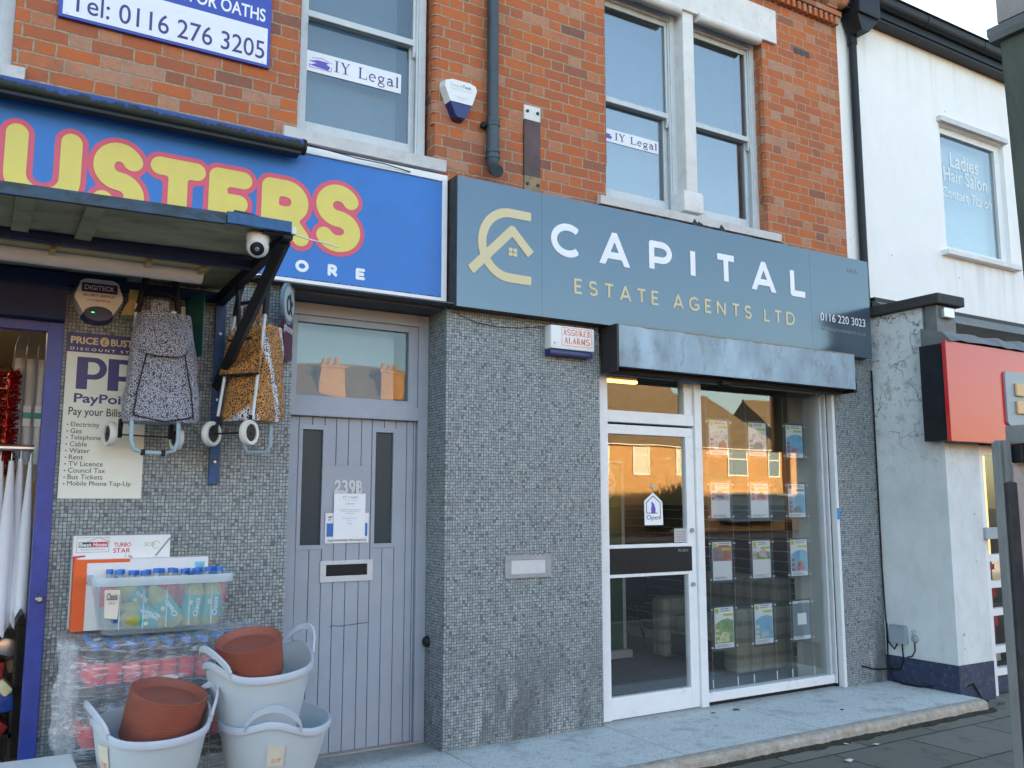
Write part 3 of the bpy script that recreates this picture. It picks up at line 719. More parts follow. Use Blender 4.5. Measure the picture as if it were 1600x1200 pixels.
# grey plank door with fanlight, recessed
YD = .27
fr = MB()
fr.box(-1.055, -.985, YD, YD + .09, .0, 2.88, .004); fr.box(-.075, -.001, YD, YD + .09, .0, 2.88, .004)
fr.box(-.985, -.075, YD, YD + .09, 2.80, 2.88, .004); fr.box(-.985, -.075, YD - .012, YD + .09, 2.135, 2.225, .006)
fr.box(-.985, -.935, YD + .02, YD + .07, 2.225, 2.80, .003); fr.box(-.145, -.075, YD + .02, YD + .07, 2.225, 2.80, .003)
fr.box(-.935, -.145, YD + .02, YD + .07, 2.755, 2.80, .003); fr.box(-.935, -.145, YD + .02, YD + .07, 2.225, 2.272, .003)
DF = obj('door_frame', fr, 'door_paint', BB)
obj('fanlight', MB().box(-.935, -.145, YD + .045, YD + .05, 2.272, 2.755), 'fan_pane', DF)
obj('fanlight_blind', MB().box(-.95, -.20, YD + .15, YD + .155, 2.23, 2.80), 'grey_panel', DF)
obj('hall_lining', MB().box(-1.04, -.02, YD + .5, YD + .52, 0, 2.88).box(-.12, -.09, YD + .11, YD + .5, 2.2, 2.88), 'poster_slate', DF)
mb = MB(); yd = YD + .03
xs = [-.983, -.895, -.815, -.732, -.652, -.567, -.476, -.397, -.313, -.227, -.145, -.094, -.077]
def holes(x0, x1):
    out = [(.015, 2.133)]
    for hx0, hx1, hz0, hz1 in ((-.905, -.722, 1.285, 2.075), (-.40, -.225, 1.285, 2.075), (-.722, -.405, 1.515, 1.822)):
        if x0 < hx1 - .01 and x1 > hx0 + .01:
            out = [s_ for a, b_ in out for s_ in ((a, min(b_, hz0)), (max(a, hz1), b_)) if s_[1] - s_[0] > .002]
    return out
xs2 = sorted(set(xs + [-.905, -.722, -.40, -.225]))
xs2 = [x for i, x in enumerate(xs2) if i == 0 or x - xs2[i - 1] > .012]
for a, b_ in zip(xs2[:-1], xs2[1:]):
    for z0, z1 in holes(a, b_): mb.box(a + .0022, b_ - .0022, yd, yd + .03, z0, z1, .0025)
mb.box(-.983, -.905, yd + .002, yd + .03, .015, 2.13); mb.box(-.722, -.405, yd + .001, yd + .03, 1.515, 1.82)
for hx0, hx1 in ((-.905, -.722), (-.40, -.225)):
    mb.box(hx0, hx0 + .026, yd - .006, yd + .03, 1.285, 2.075, .002); mb.box(hx1 - .022, hx1, yd - .006, yd + .03, 1.285, 2.075, .002)
    mb.box(hx0, hx1, yd - .007, yd + .03, 2.05, 2.08, .002); mb.box(hx0, hx1, yd - .007, yd + .03, 1.28, 1.308, .002)
DR = obj('door', mb, 'door_paint', BB, label='mauve grey plank door with two narrow wired panes')
obj('door_backing', MB().box(-.983, -.078, yd + .034, yd + .05, .01, 2.134), 'groove', DR)
for hx0, hx1 in ((-.88, -.744), (-.375, -.246)):
    obj('wired_pane', MB().box(hx0, hx1, yd + .012, yd + .018, 1.306, 2.052), 'wired_glass', DR)
mb = MB(); 
for a, b_, c, d_ in ((-.742, -.38, 1.18, 1.206), (-.742, -.38, 1.07, 1.108), (-.742, -.702, 1.108, 1.18), (-.42, -.38, 1.108, 1.18)): mb.box(a, b_, yd - .012, yd - .001, c, d_, .003)
lf = obj('letter_plate', mb, 'aluminium', DR)
obj('slot', MB().box(-.702, -.42, yd - .006, yd - .002, 1.108, 1.18), 'black_plastic', lf)
obj('threshold', MB().box(-1.05, -.005, YD - .02, YD + .12, 0.001, .014, .004), 'concrete_pale', BB)
mb = MB().box(-.722, -.405, yd - .004, yd, 1.515, 1.822)
serif(mb2 := MB(), '239B', -.664, -.462, 1.643, 1.718, W(yd - .004), 0, .008, .024, 22)
obj('number_plate', mb, 'door_paint', DR)
obj('door_numerals', mb2, 'silver_letter', DR)
mb = MB().tube([(-.665, yd - .0015, .79), (-.64, yd - .0015, .795), (-.6, yd - .0015, .789), (-.5, yd - .0015, .795), (-.405, yd - .0015, .80)], .0018, 5)
obj('scratch_mark', mb, 'black_paint', DR)

# notices on the door
mb = MB().box(-.715, -.415, yd - .009, yd - .005, 1.317, 1.511)
nb_ = thing('name_board', (-.565, yd, 1.317), 'white and blue name board half hidden behind the paper notice on the plank door', 'sign')
obj('board', mb, 'sign_white', nb_)
obj('blue_band', MB().box(-.705, -.425, yd - .0115, yd - .0095, 1.36, 1.445), 'sign_blue', nb_)
mb = MB(); text(mb, 'Appointments: All enquiries', -.70, -.43, 1.325, 1.342, W(yd - .009), .002); text(mb, 'IY', -.695, -.675, 1.46, 1.475, W(yd - .009), .002)
mb.prism([(-.70, 1.48), (-.685, 1.492), (-.665, 1.484)], 'y', yd - .011, yd - .0095)
obj('lettering', mb, 'ink_dark', nb_)
pn = thing('paper_notice', (-.553, yd, 1.342), 'white paper notice taped below the number 239B', 'notice')
obj('sheet', MB().box(-.662, -.444, yd - .016, yd - .0145, 1.342, 1.637), 'paper', pn)
mb = MB(); fr_ = W(yd - .016)
text(mb, 'IY Legal', -.60, -.50, 1.605, 1.622, fr_, .001)
text(mb, 'Solicitors', -.58, -.52, 1.567, 1.578, fr_, .001)
for t, x0, x1, z in (('All clients must ring the bell', -.63, -.475, 1.528), ('before entering and wait', -.615, -.49, 1.517), ('to be seen', -.58, -.52, 1.505), ('By appointment', -.6, -.505, 1.473), ('Monday', -.57, -.53, 1.455), ('Friday', -.57, -.535, 1.438)):
    text(mb, t, x0, x1, z, z + .008, fr_, .001)
mb.box(-.60, -.50, yd - .0172, yd - .0161, 1.594, 1.5955)
obj('lettering', mb, 'ink_grey', pn)

# estate agent shop front
SF = obj('shop_front', (lambda m: (m.box(1.288, 1.405, .06, .16, 0.005, 2.62, .004), m.box(2.195, 2.285, .085, .15, 2.28, 2.60, .004),
      m.box(2.286, 2.358, .06, .16, .0, 2.62, .004), m.box(1.406, 2.285, .075, .15, 2.19, 2.28, .004), m.box(2.36, 3.86, .07, .16, .028, .10, .004),
      m.box(1.405, 3.86, .09, .15, 2.56, 2.64), m.box(3.877, 3.912, 0., .10, -.02, 2.62, .003))[-1])(MB()), 'white_frame', BB)
obj('guide_channel', MB().box(3.80, 3.826, .08, .15, .10, 2.6).box(3.834, 3.852, .05, .15, .03, 2.6), 'aluminium', SF)
obj('channel_gap', MB().box(3.8265, 3.8335, .10, .16, .03, 2.6).box(3.853, 3.876, .06, .16, -.02, 2.6).box(2.36, 3.853, .09, .16, -.02, .027), 'black_plastic', SF)
obj('pane', MB().box(2.358, 3.80, .12, .126, .10, 2.56), 'pane', SF)
obj('pane', MB().box(1.405, 2.196, .12, .126, 2.28, 2.56), 'pane', SF)
mb = MB(); y0, y1 = .08, .135
mb.box(1.411, 2.283, y0, y1, 2.10, 2.172, .004); mb.box(2.195, 2.283, y0, y1, .005, 2.10, .004); mb.box(1.409, 1.414, y0 + .02, y1, .005, 2.10)
mb.box(1.414, 2.195, y0, y1, 1.235, 1.262, .003); mb.box(1.414, 2.195, y0, y1, 1.02, 1.045, .003); mb.box(1.414, 2.195, y0, y1, .005, .16, .004)
SD = obj('shop_door', mb, 'white_frame', BB, label='white framed glass shop door with black push plate')
obj('pane', MB().box(1.412, 2.196, .105, .111, 1.262, 2.10), 'pane', SD)
obj('pane', MB().box(1.412, 2.196, .105, .111, .16, 1.02), 'pane', SD)
obj('push_plate', MB().box(1.414, 2.232, y0 - .004, y0 + .03, 1.045, 1.235, .002), 'black_plastic', SD)
mb = MB(); text(mb, 'PUSH', 2.09, 2.19, 1.195, 1.217, W(y0 - .004), .001); obj('push_lettering', mb, 'ink_grey', SD)
for z in (1.36, .94):
    obj('lock', MB().lathe([(.0, -.018), (.016, -.018), (.018, -.008), (.018, 0)], (2.236, y0, z), 14, (0, 1, 0)), 'brass', SD, True)
obj('blue_tape', MB().box(3.877, 3.913, -.004, -.001, 1.43, 1.53), 'blue_tape', SF)
# shop room behind the glass
mb = MB(); mb.box(.3, 4.3, .15, 5.2, -.12, -.005); obj('carpet', mb, 'carpet', BB)
mb = MB(); mb.box(4.3, 4.4, .5, 5.2, 1.55, 2.8); mb.box(.2, .3, .6, 5.2, 0, 2.8); mb.box(.2, 4.4, 5.2, 5.3, 0, 2.8); obj('interior_wall', mb, 'shop_wall', BB)
obj('pier_lining', MB().box(3.865, 3.914, .165, .5, 0, 2.7).box(3.914, 4.3, .501, .52, 0, 2.7), 'room_wall', BB)
obj('ceiling', MB().box(.2, 4.4, .17, 5.3, 2.8, 2.9), 'office_wall', BB)
mb = MB().box(4.285, 4.30, .53, 5.19, .1, 1.55); sw = obj('slat_wall', mb, 'black_slat', BB)
mb = MB()
for k in range(14): mb.box(4.280, 4.2855, .53, 5.19, .19 + k * .1, .20 + k * .1)
obj('slat_groove', mb, 'slat_line', sw)
obj('skirting', MB().box(4.27, 4.285, .53, 5.19, 0, .1).box(3.86, 3.865, .17, .5, 0, .12), 'white_frame', BB)
lt = thing('strip_light', (2.3, 1.1, 2.65), 'glowing orange strip light on the estate agent ceiling', 'light')
obj('housing', MB().box(2.05, 2.45, .985, 1.025, 2.675, 2.70).tube([(2.1, 1.005, 2.70), (2.1, 1.005, 2.80)], .004, 6).tube([(2.4, 1.005, 2.70), (2.4, 1.005, 2.80)], .004, 6), 'white_plastic', lt); obj('tube', MB().box(2.05, 2.45, .98, 1.03, 2.652, 2.674), 'led_orange', lt)

# ------------------------------------------------------------------ white building with the projecting shop
WB = thing('white_building', (8, 1, 0), 'white rendered building right of the red brick with dark gutter and projecting shop', 'building')
mb = MB()
for x0, x1, z0, z1 in ((4.236, 5.81, 2.6, 6.33), (5.81, 7.0, 2.6, 4.15), (5.81, 7.0, 5.56, 6.33), (7.0, 70, -.2, 6.33)): mb.box(x0, x1, YB, YB + .26, z0, z1)
obj('wall', mb, 'white_render', WB)
obj('roof', MB().prism([(-.22, 6.55), (4.6, 9.1), (9.5, 6.55)], 'x', 4.24, 70), 'roof_tile', WB)  # length beyond the view added to cast shade on the houses opposite
obj('rear_wall', MB().box(4.24, 70, 9.0, 9.2, 0, 6.55), 'white_render', WB)
obj('eaves_board', MB().box(4.24, 30, -.10, YB + .1, 6.33, 6.40).box(4.24, 30, -.115, -.10, 6.36, 6.53), 'black_paint', WB)
mb = MB()
prof = [(-.135 + .065 * math.cos(R(a)), 6.50 + .065 * math.sin(R(a))) for a in range(180, 361, 20)]; prof += [(p_[0], p_[1] + .035) for p_ in (prof[-1], prof[0])]
mb.prism(prof, 'x', 4.50, 30)
for k in range(26): mb.prism([(q[0] * 1.0 - .004 if q[0] < -.13 else q[0] + .004, q[1] - .004) for q in prof], 'x', 5.4 + k, 5.46 + k)
obj('gutter', mb, 'black_paint', WB)
mb = MB().box(4.30, 4.62, -.20, .02, 6.26, 6.60, .02); mb.prism([(4.30, 6.26), (4.62, 6.26), (4.46, 6.10), (4.36, 6.10)], 'y', -.17, .0)
mb.box(4.24, 4.50, -.26, -.02, 6.52, 6.64, .02); mb.tube([(4.30, -.22, 6.62), (4.44, -.23, 6.52), (4.56, -.22, 6.58), (4.62, -.2, 6.48)], .03, 10)
hp = obj('rain_hopper', mb, 'black_paint', WB)
mb = MB().tube([(4.405, -.02, 6.16), (4.405, -.02, 3.4)], .038, 14); mb.tube([(4.405, -.02, 6.02), (4.405, -.02, 6.12)], .046, 14)
obj('downpipe', mb, 'black_paint', WB, True)
f = obj('window', (lambda m: (m.box(5.81, 5.90, YB + .05, YB + .12, 4.18, 5.56), m.box(6.90, 7.0, YB + .05, YB + .12, 4.18, 5.56), m.box(5.9, 6.9, YB + .05, YB + .12, 5.49, 5.56), m.box(5.9, 6.9, YB + .05, YB + .12, 4.18, 4.24))[-1])(MB()), 'white_frame', WB)
obj('pane', MB().box(5.9, 6.9, YB + .08, YB + .086, 4.24, 5.49), 'sash_pane', f); obj('blind', MB().box(5.85, 6.95, YB + .2, YB + .21, 4.2, 5.55), 'frosted', f)
obj('sill', MB().box(5.72, 7.08, -.05, YB + .05, 4.11, 4.165, .006), 'white_stone', WB); obj('hood_moulding', MB().box(5.78, 7.03, -.02, YB + .04, 5.57, 5.63, .006), 'sill_paint', WB)
mb = MB(); f_ = W(YB + .079)
text(mb, 'Ladies', 6.10, 6.62, 5.16, 5.33, f_, .0006, .01); text(mb, 'Hair Salon', 5.97, 6.76, 4.99, 5.15, f_, .0006, .01); text(mb, 'Contact Taz on', 5.93, 6.83, 4.80, 4.92, f_, .0006, .01)
obj('window_lettering', mb, 'frosted', f)
obj('flashing', MB().prism([(-.30, 3.30), (YB - .001, 3.52), (YB - .001, 3.30)], 'x', 4.48, 12), 'lead', WB)
obj('ledge', MB().box(4.48, 12, -.06, YB - .002, 3.46, 3.50, .004).box(4.48, 12, -.03, YB - .002, 3.40, 3.458), 'black_paint', WB)
XW = 4.45; YP = -.69
obj('side_wall', MB().box(XW, 4.72, YP + .14, YB - .002, .23, 3.30).box(XW, 4.945, YP, YP + .139, .23, 3.0), 'old_render', WB)
obj('plinth', MB().box(XW - .004, 4.95, YP - .004, YB - .003, -.1, .229), 'navy_paint', WB)
obj('pier_cladding', MB().box(XW - .006, 4.72, YP - .006, YP + .105, 2.99, 3.30, .004), 'lead', WB)
obj('coping', MB().box(XW - .055, 4.79, YP - .06, .02, 3.303, 3.395, .012), 'coping', WB)
obj('vent_box', MB().box(4.49, 4.635, YP - .055, YP - .007, 3.185, 3.275, .008), 'steel', WB)
obj('flat_roof', MB().box(4.72, 12, -.68, YB - .004, 2.96, 3.02), 'lead', WB)
mb = MB(); rr = random.Random(3); n_ = 24; top = [3.04 + rr.uniform(-.02, .02) for _ in range(n_ + 1)]; bot = [2.945 + rr.uniform(-.012, .012) for _ in range(n_ + 1)]
for k in range(n_):
    xa, xb = 4.34 + k * .12, 4.34 + (k + 1) * .12
    mb.quad((xa, -.89, bot[k]), (xb, -.89, bot[k + 1]), (xb, -.80, top[k + 1]), (xa, -.80, top[k])); mb.quad((xa, -.80, top[k]), (xb, -.80, top[k + 1]), (xb, -.60, 3.09), (xa, -.60, 3.09))
mb.quad((4.34, -.89, bot[0]), (4.34, -.80, top[0]), (4.34, -.6, 3.09), (4.34, -.6, 2.93))
obj('lead_flashing', mb, 'lead', WB)
# takeaway door and window
mb = MB(); yq = YP + .05
mb.box(4.95, 5.08, yq, yq + .08, -.1, 2.09); mb.box(5.44, 5.56, yq, yq + .08, -.1, 2.09); mb.box(5.08, 5.44, yq, yq + .08, 2.0, 2.09)
for z in (.11, .30, .62, .86, 1.09, 1.29): mb.box(5.08, 5.44, yq + .002, yq + .07, z - .03, z + .03)
td = obj('door', mb, 'white_frame', WB, label='grey framed takeaway door with stacked panes')
obj('kick_panel', MB().box(5.08, 5.44, yq + .02, yq + .05, -.07, .08), 'navy_paint', td)
for z0, z1, m_ in ((.14, .27, 'packet_brown'), (.33, .59, 'packet_red'), (.65, .83, 'packet_brown'), (.89, 1.06, 'cardboard'), (1.12, 1.26, 'interior_glow'), (1.32, 2.0, 'interior_glow')):
    p_ = obj('pane', MB().box(5.08, 5.44, yq + .03, yq + .036, z0, z1), 'pane', td)
    obj('picture', MB().box(5.08, 5.44, yq + .2, yq + .21, z0 - .02, z1 + .02), m_, p_)  # upper two panels glow, standing in for the warm lit takeaway interior
mb = MB()
for z0, z1, m_ in ((.72, .80, 0), (.97, 1.02, 0), (.47, .56, 0)): mb.box(5.14, 5.40, yq + .15, yq + .16, z0, z1, .01)
obj('food_picture', mb, 'ink_red', td); obj('poster_cream', MB().box(5.25, 5.42, yq + .16, yq + .17, .16, .24, .01).box(5.16, 5.38, yq + .14, yq + .145, 1.30, 1.34), 'white_card', td)
obj('lock_box', MB().box(4.93, 5.12, YP - .03, yq, 1.26, 1.36, .004).box(5.13, 5.24, YP - .02, yq, 1.26, 1.36, .004), 'grey_panel', td)
obj('shop_lining', MB().box(5.56, 12, yq, yq + .1, -.1, 2.09).box(5.0, 5.6, .0, .02, -.1, 2.09), 'packet_brown', WB)
obj('door_stickers', MB().box(4.98, 5.03, yq - .003, yq - .001, 1.46, 1.56).box(4.985, 5.03, yq - .003, yq - .001, 1.60, 1.66).box(4.98, 5.04, yq - .003, yq - .001, 1.08, 1.15), 'paper', td)
# red fascia sign
RS = thing('fascia_sign', (5.5, -.84, 2.09), 'glossy red fascia sign with grey panel and orange squares over the takeaway', 'sign')
obj('box', MB().box(4.33, 8, -.82, -.585, 2.10, 2.93), 'black_paint', RS); obj('panel', MB().box(4.29, 8, -.86, -.822, 2.088, 2.942, .004), 'gloss_red', RS)
obj('badge', (lambda m: m.prism([(5.11 + .04 + .04 * math.cos(R(a)), 2.255 + .04 + .04 * math.sin(R(a))) for a in range(180, 271, 30)] + [(5.9, 2.255), (5.9, 2.742)] + [(5.15 + .04 * math.cos(R(a)), 2.70 + .04 * math.sin(R(a))) for a in range(90, 181, 30)], 'y', -.88, -.861))(MB()), 'grey_panel', RS)
for x in (5.24, 5.40, 5.56, 5.72):
    for z in (2.36, 2.52): obj('orange_square', MB().box(x, x + .13, -.905, -.881, z, z + .118, .012), 'orange_tile', RS)

# ------------------------------------------------------------------ houses across the road (seen mirrored in the shop glass)
def far_house(x0, x1, hip, chim, wins, label, bay, rz=8.25):
    h = thing('terraced_house', ((x0 + x1) / 2, -36, -.1), label, 'house', 'terraced houses across the road')
    yf = -32.8
    obj('wall', MB().box(x0, x1, -40, yf, -.1, 4.8), 'far_brick', h)
    hx = 2.8 if hip else 0.
    mb = MB(); v = [(x0 - .1, yf + .35, 4.72), (x1 + .1, yf + .35, 4.72), (x1 + .1, -40.3, 4.72), (x0 - .1, -40.3, 4.72), (x0 - .1, -36.4, rz), (x1 + .1 - hx, -36.4, rz)]
    mb.add(v, [(0, 1, 5, 4), (2, 3, 4, 5), (1, 2, 5), (3, 0, 4), (0, 3, 2, 1)])
    mb.box(x0 - .1, x1 + .1 - hx, -36.5, -36.3, rz - .05, rz + .07)
    rf = obj('roof', mb, 'roof_tile', h)
    for cx in chim:
        mb = MB().box(cx - .6, cx + .6, -35.6, -34.8, 5.6, 8.0); mb.box(cx - .7, cx + .7, -35.7, -34.7, 7.85, 8.0)
        for k in (-.35, 0, .35): mb.lathe([(.13, 0), (.11, .4)], (cx + k, -35.2, 8.0), 10)
        obj('chimney', mb, 'far_brick', rf)
    obj('gutter', MB().box(x0, x1, yf, yf + .3, 4.66, 4.76), 'far_white', h)
    for wx, ww, wz0, wz1 in wins:
        mb = MB()
        for a, b_, c, d_ in ((wx, wx + .1, wz0, wz1), (wx + ww - .1, wx + ww, wz0, wz1), (wx + .1, wx + ww - .1, wz1 - .1, wz1), (wx + .1, wx + ww - .1, wz0, wz0 + .1), (wx + .1, wx + ww - .1, wz1 - .62, wz1 - .54)): mb.box(a, b_, yf, yf + .06, c, d_)
        f_ = obj('window', mb, 'far_white', h)
        obj('pane', MB().box(wx + .1, wx + ww - .1, yf + .005, yf + .02, wz0 + .1, wz1 - .1), 'poster_slate' if hip else 'net_curtain', f_)
    if bay:
        obj('bay_canopy', MB().box(x0 + .6, x1 - .6, yf, yf + 1.1, 1.98, 2.10), 'far_white', h); obj('bay_window', MB().box(x0 + .9, x1 - .9, yf, yf + .9, .5, 1.97), 'poster_slate', h)
far_house(24.4, 33.6, False, [], [(28.2, 1.2, 3.08, 4.72), (31.2, 1.2, 3.08, 4.72), (25.4, 1.2, 3.08, 4.72)], 'sunlit brick house with pale curtains mirrored in the shop door', False, 9.3)
far_house(33.6, 39.9, True, [], [(35.2, 1.75, 3.1, 4.70), (38.7, 1.0, 3.1, 4.70)], 'sunlit brick house with hipped tiled roof and pale bay canopy mirrored in the shop window', True)
far_house(40.6, 52, False, [45], [(42, 1.2, 3.1, 4.7), (46, 1.2, 3.1, 4.7)], 'sunlit brick house beyond the hipped roof, mirrored at the window edge', True)
far_house(5, 24.2, False, [12.0, 14.9], [(9, 1.2, 3.1, 4.7), (13, 1.2, 3.1, 4.7), (18, 1.2, 3.1, 4.7)], 'brick house with two chimneys mirrored in the fanlight over the plank door', True)
far_house(-30, 4.8, False, [-5, -15], [(-3, 1.2, 3.1, 4.7), (-9, 1.2, 3.1, 4.7), (-14, 1.2, 3.1, 4.7)], 'long brick house opposite the blue signed discount store', True)
bush = thing('bush', (29.2, -30.6, -.1), 'spiky dark garden bush mirrored behind the open sign in the shop door', 'bush')
mb = MB(); r2 = random.Random(5)
for k in range(1500):
    a = r2.uniform(0, 6.28); q = math.sqrt(r2.random()); bx, by = 29.2 + 1.9 * q * math.cos(a), -30.6 + 1.0 * q * math.sin(a)
    z0 = r2.uniform(0, 2.3) * (1 - .45 * q); L = r2.uniform(.4, .8); dx, dy = r2.uniform(-.3, .3), r2.uniform(-.2, .2)
    mb.quad((bx - .03, by, z0), (bx + .03, by, z0), (bx + dx + .015, by + dy, z0 + L), (bx + dx - .015, by + dy, z0 + L))
obj('foliage', mb, 'hedge_leaf', bush)
obj('stem', MB().tube([(29.2, -30.6, -.1), (29.2, -30.6, 1.2)], [.12, .05], 8), 'trunk', bush)

# ------------------------------------------------------------------ signs on the wall
# blue discount store fascia
YS = -.02
BS = thing('fascia_sign', (-1.8, YS, 2.915), 'bright blue fascia sign with fat yellow USTERS letters over the grey plank door', 'sign')
obj('panel', MB().box(-7, -.05, YS + .012, YS + .05, 2.955, 3.775), 'sign_blue', BS)
mb = MB().box(-7, -.012, YS, YS + .06, 3.775, 3.822, .004); mb.box(-7, -.012, YS, YS + .06, 2.912, 2.955, .004); mb.box(-.05, -.012, YS - .001, YS + .061, 2.9122, 3.8218, .004)
obj('frame', mb, 'white_plastic', BS)
mb = MB(); rr = random.Random(8)
for k in range(150):                                 # black grime along the lower edge of the panel
    xa = -3.2 + k * .0212; mb.prism([(xa, 2.954), (xa + .0212, 2.954), (xa + .0212, 2.956 + rr.uniform(.0, .009)), (xa + .008, 2.957 + rr.uniform(.0, .012))], 'y', YS + .0105, YS + .0118)
obj('grime_line', mb, 'felt', BS)
UST = [('U', -2.662, -2.288), ('S', -2.235, -1.955), ('T', -1.93, -1.62), ('E', -1.60, -1.345), ('R', -1.285, -.98), ('S', -.945, -.64)]
my, mp, mw = MB(), MB(), MB(); fr_ = W(YS + .012)
for i, (c, x0, x1) in enumerate(UST):
    zt = 3.61 if c in 'US' else 3.575
    glyph(my, c, x0, x1, 3.165, zt, .108, fr_, .0025, .0045, True, 34)
    glyph(mp, c, x0, x1, 3.165, zt, .108, fr_, .0, .0012 + .0001 * i, True, 34, .030)
obj('outline', mp, 'sign_pink', BS); obj('letters', my, 'sign_yellow', BS)
for i, (c, x) in enumerate((('S', -1.45), ('T', -1.235), ('O', -1.06), ('R', -.851), ('E', -.663))):
    mw = MB(); glyph(mw, c, x, x + (.085 if c == 'O' else .064), 3.004, 3.08, .021, fr_, 0, .002, True, 18)
    obj('small_letter', mw, 'letter_white', BS)

mb = MB().tube([(-7, -.10, 3.775), (-1.07, -.10, 3.775)], .047, 16)
ar = thing('awning_roller', (-1.07, -.10, 3.73), 'mossy blue roller tube above the blue discount store sign', 'awning')
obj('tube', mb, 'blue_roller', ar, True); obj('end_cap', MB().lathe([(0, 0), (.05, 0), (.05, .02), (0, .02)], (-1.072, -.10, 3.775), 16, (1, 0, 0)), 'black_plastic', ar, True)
obj('bracket_rail', MB().box(-7, -1.09, -.145, -.055, 3.712, 3.729), 'black_paint', ar)
solo('cable', MB().tube([(-1.06, -.1, 3.80), (-.9, -.09, 3.795), (-.7, -.07, 3.79), (-.5, -.05, 3.80), (-.3, -.03, 3.79)] , .004, 6), 'black_plastic', 'thin black cable running from the blue roller along the white sign frame', 'cable')

# capital estate agents fascia
YC = -.12
CS = thing('fascia_sign', (2.17, YC, 2.888), 'slate grey fascia sign with white CAPITAL letters and gold house emblem', 'sign')
mb = MB()
for x0, x1 in ((.013, .697), (.6985, 3.521), (3.5225, 4.316)): mb.box(x0, x1, YC, YC + .004, 2.888, 3.80)
obj('panel', mb, 'sign_slate', CS)
obj('box', MB().box(.014, 4.314, YC + .0045, YB - .004, 2.889, 3.799), 'dark_metal', CS); obj('side_return', MB().box(.006, .0135, YC + .001, YB - .004, 2.888, 3.80), 'post_dark', CS)
fr_ = W(YC); mb = MB()
for c, x0, x1 in (('C', .775, 1.045), ('A', 1.205, 1.50), ('P', 1.688, 1.92), ('I', 2.115, 2.165), ('T', 2.385, 2.62), ('A', 2.79, 3.085), ('L', 3.262, 3.468)):
    glyph(mb, c, x0, x1, 3.352, 3.604, .052, fr_, 0, .004, False, 84)
obj('capital_letters', mb, 'letter_white', CS)
mb = MB(); word = 'ESTATE AGENTS LTD'; adv = {'E': .128, 'S': .140, 'T': .142, 'A': .165, 'G': .168, 'N': .165, 'L': .122, 'D': .13, ' ': .085}
tot = sum(adv[c] for c in word); x = .977; k_ = (3.325 - .977) / tot
wid_ = {'E': .074, 'S': .082, 'T': .092, 'A': .112, 'G': .108, 'N': .098, 'L': .072, 'D': .104}
for c in word:
    if c != ' ': glyph(mb, c, x, x + wid_[c], 3.09, 3.203, .017, fr_, 0, .0035, False, 44)
    x += adv[c] * k_
obj('agents_letters', mb, 'letter_gold', CS)
mb = MB()
em = [[(.603, 3.600), (.43, 3.600)] + arc(.43, 3.366, .225, .234, 90, 270, 22) + [(.603, 3.132)]]
V, F, E_ = strokes_mesh(em, .064, False, 110); add_flat(mb, V, F, E_, fr_, 0, .004)
V, F, E_ = strokes_mesh([[(.118, 3.152), (.447, 3.478), (.60, 3.325)]], .066, False, 90); add_flat(mb, V, F, E_, fr_, 0, .0045)
for a in (.418, .456):
    for z in (3.292, 3.323): mb.box(a, a + .031, YC - .004, YC, z, z + .026)
obj('house_emblem', mb, 'letter_gold', CS)
mb = MB(); text(mb, '0116 220 3023', 3.63, 4.235, 3.173, 3.245, fr_, .004); obj('phone_digits', mb, 'letter_white', CS)
mb = MB(); text(mb, 'CAPITALESTATEAGENTS.CO.UK', 3.64, 4.24, 3.09, 3.115, fr_, .004); text(mb, 'RICS', 4.03, 4.17, 3.665, 3.70, fr_, .004); obj('small_lettering', mb, 'ink_grey', CS)
mb = MB(); rr = random.Random(11)
for k in range(44):                                  # torn felt strip behind the top edge of the sign
    xa = 1.36 + .05 * k; h1 = rr.uniform(.012, .042) + (.05 if k in (17, 18, 23) else 0)
    mb.add([(xa, -.09, 3.80), (xa + .054, -.09, 3.80), (xa + .047, -.05 - rr.uniform(0, .03), 3.80 + h1 * .7), (xa + rr.uniform(.01, .03), -.06, 3.80 + h1), (xa, -.05, 3.80 + h1 * .5)], [(0, 1, 2, 3, 4)])
    mb.box(xa, xa + .05, -.088, -.02, 3.80, 3.801 + .004 * rr.random())
solo('roofing_felt', mb, 'felt', 'torn black felt edge above the slate grey sign', 'felt strip')

# oath sign
OS = thing('wall_sign', (-1.86, 0, 4.29), 'white and blue solicitor sign with phone number screwed on the brick', 'sign')
obj('board', MB().box(-2.455, -1.263, .003, .028, 4.288, 5.15, .003), 'oath_blue', OS)
obj('white_field', MB().box(-2.434, -1.283, .0, .0028, 4.305, 4.545), 'sign_white', OS)
mb = MB(); text(mb, 'Tel: 0116 276 3205', -2.40, -1.30, 4.335, 4.455, W(.0), .001, .004); obj('phone_digits', mb, 'ink_blue', OS)
mb = MB(); text(mb, 'COMMISSIONER FOR OATHS', -2.40, -1.30, 4.585, 4.672, W(.003), .001, .018); obj('lettering', mb, 'letter_white', OS)
mb = MB()
for x in (-2.41, -1.86, -1.31): mb.lathe([(.0, -.004), (.007, -.003), (.009, 0)], (x, 0, 4.32), 10, (0, 1, 0))
obj('screw', mb, 'white_plastic', OS)
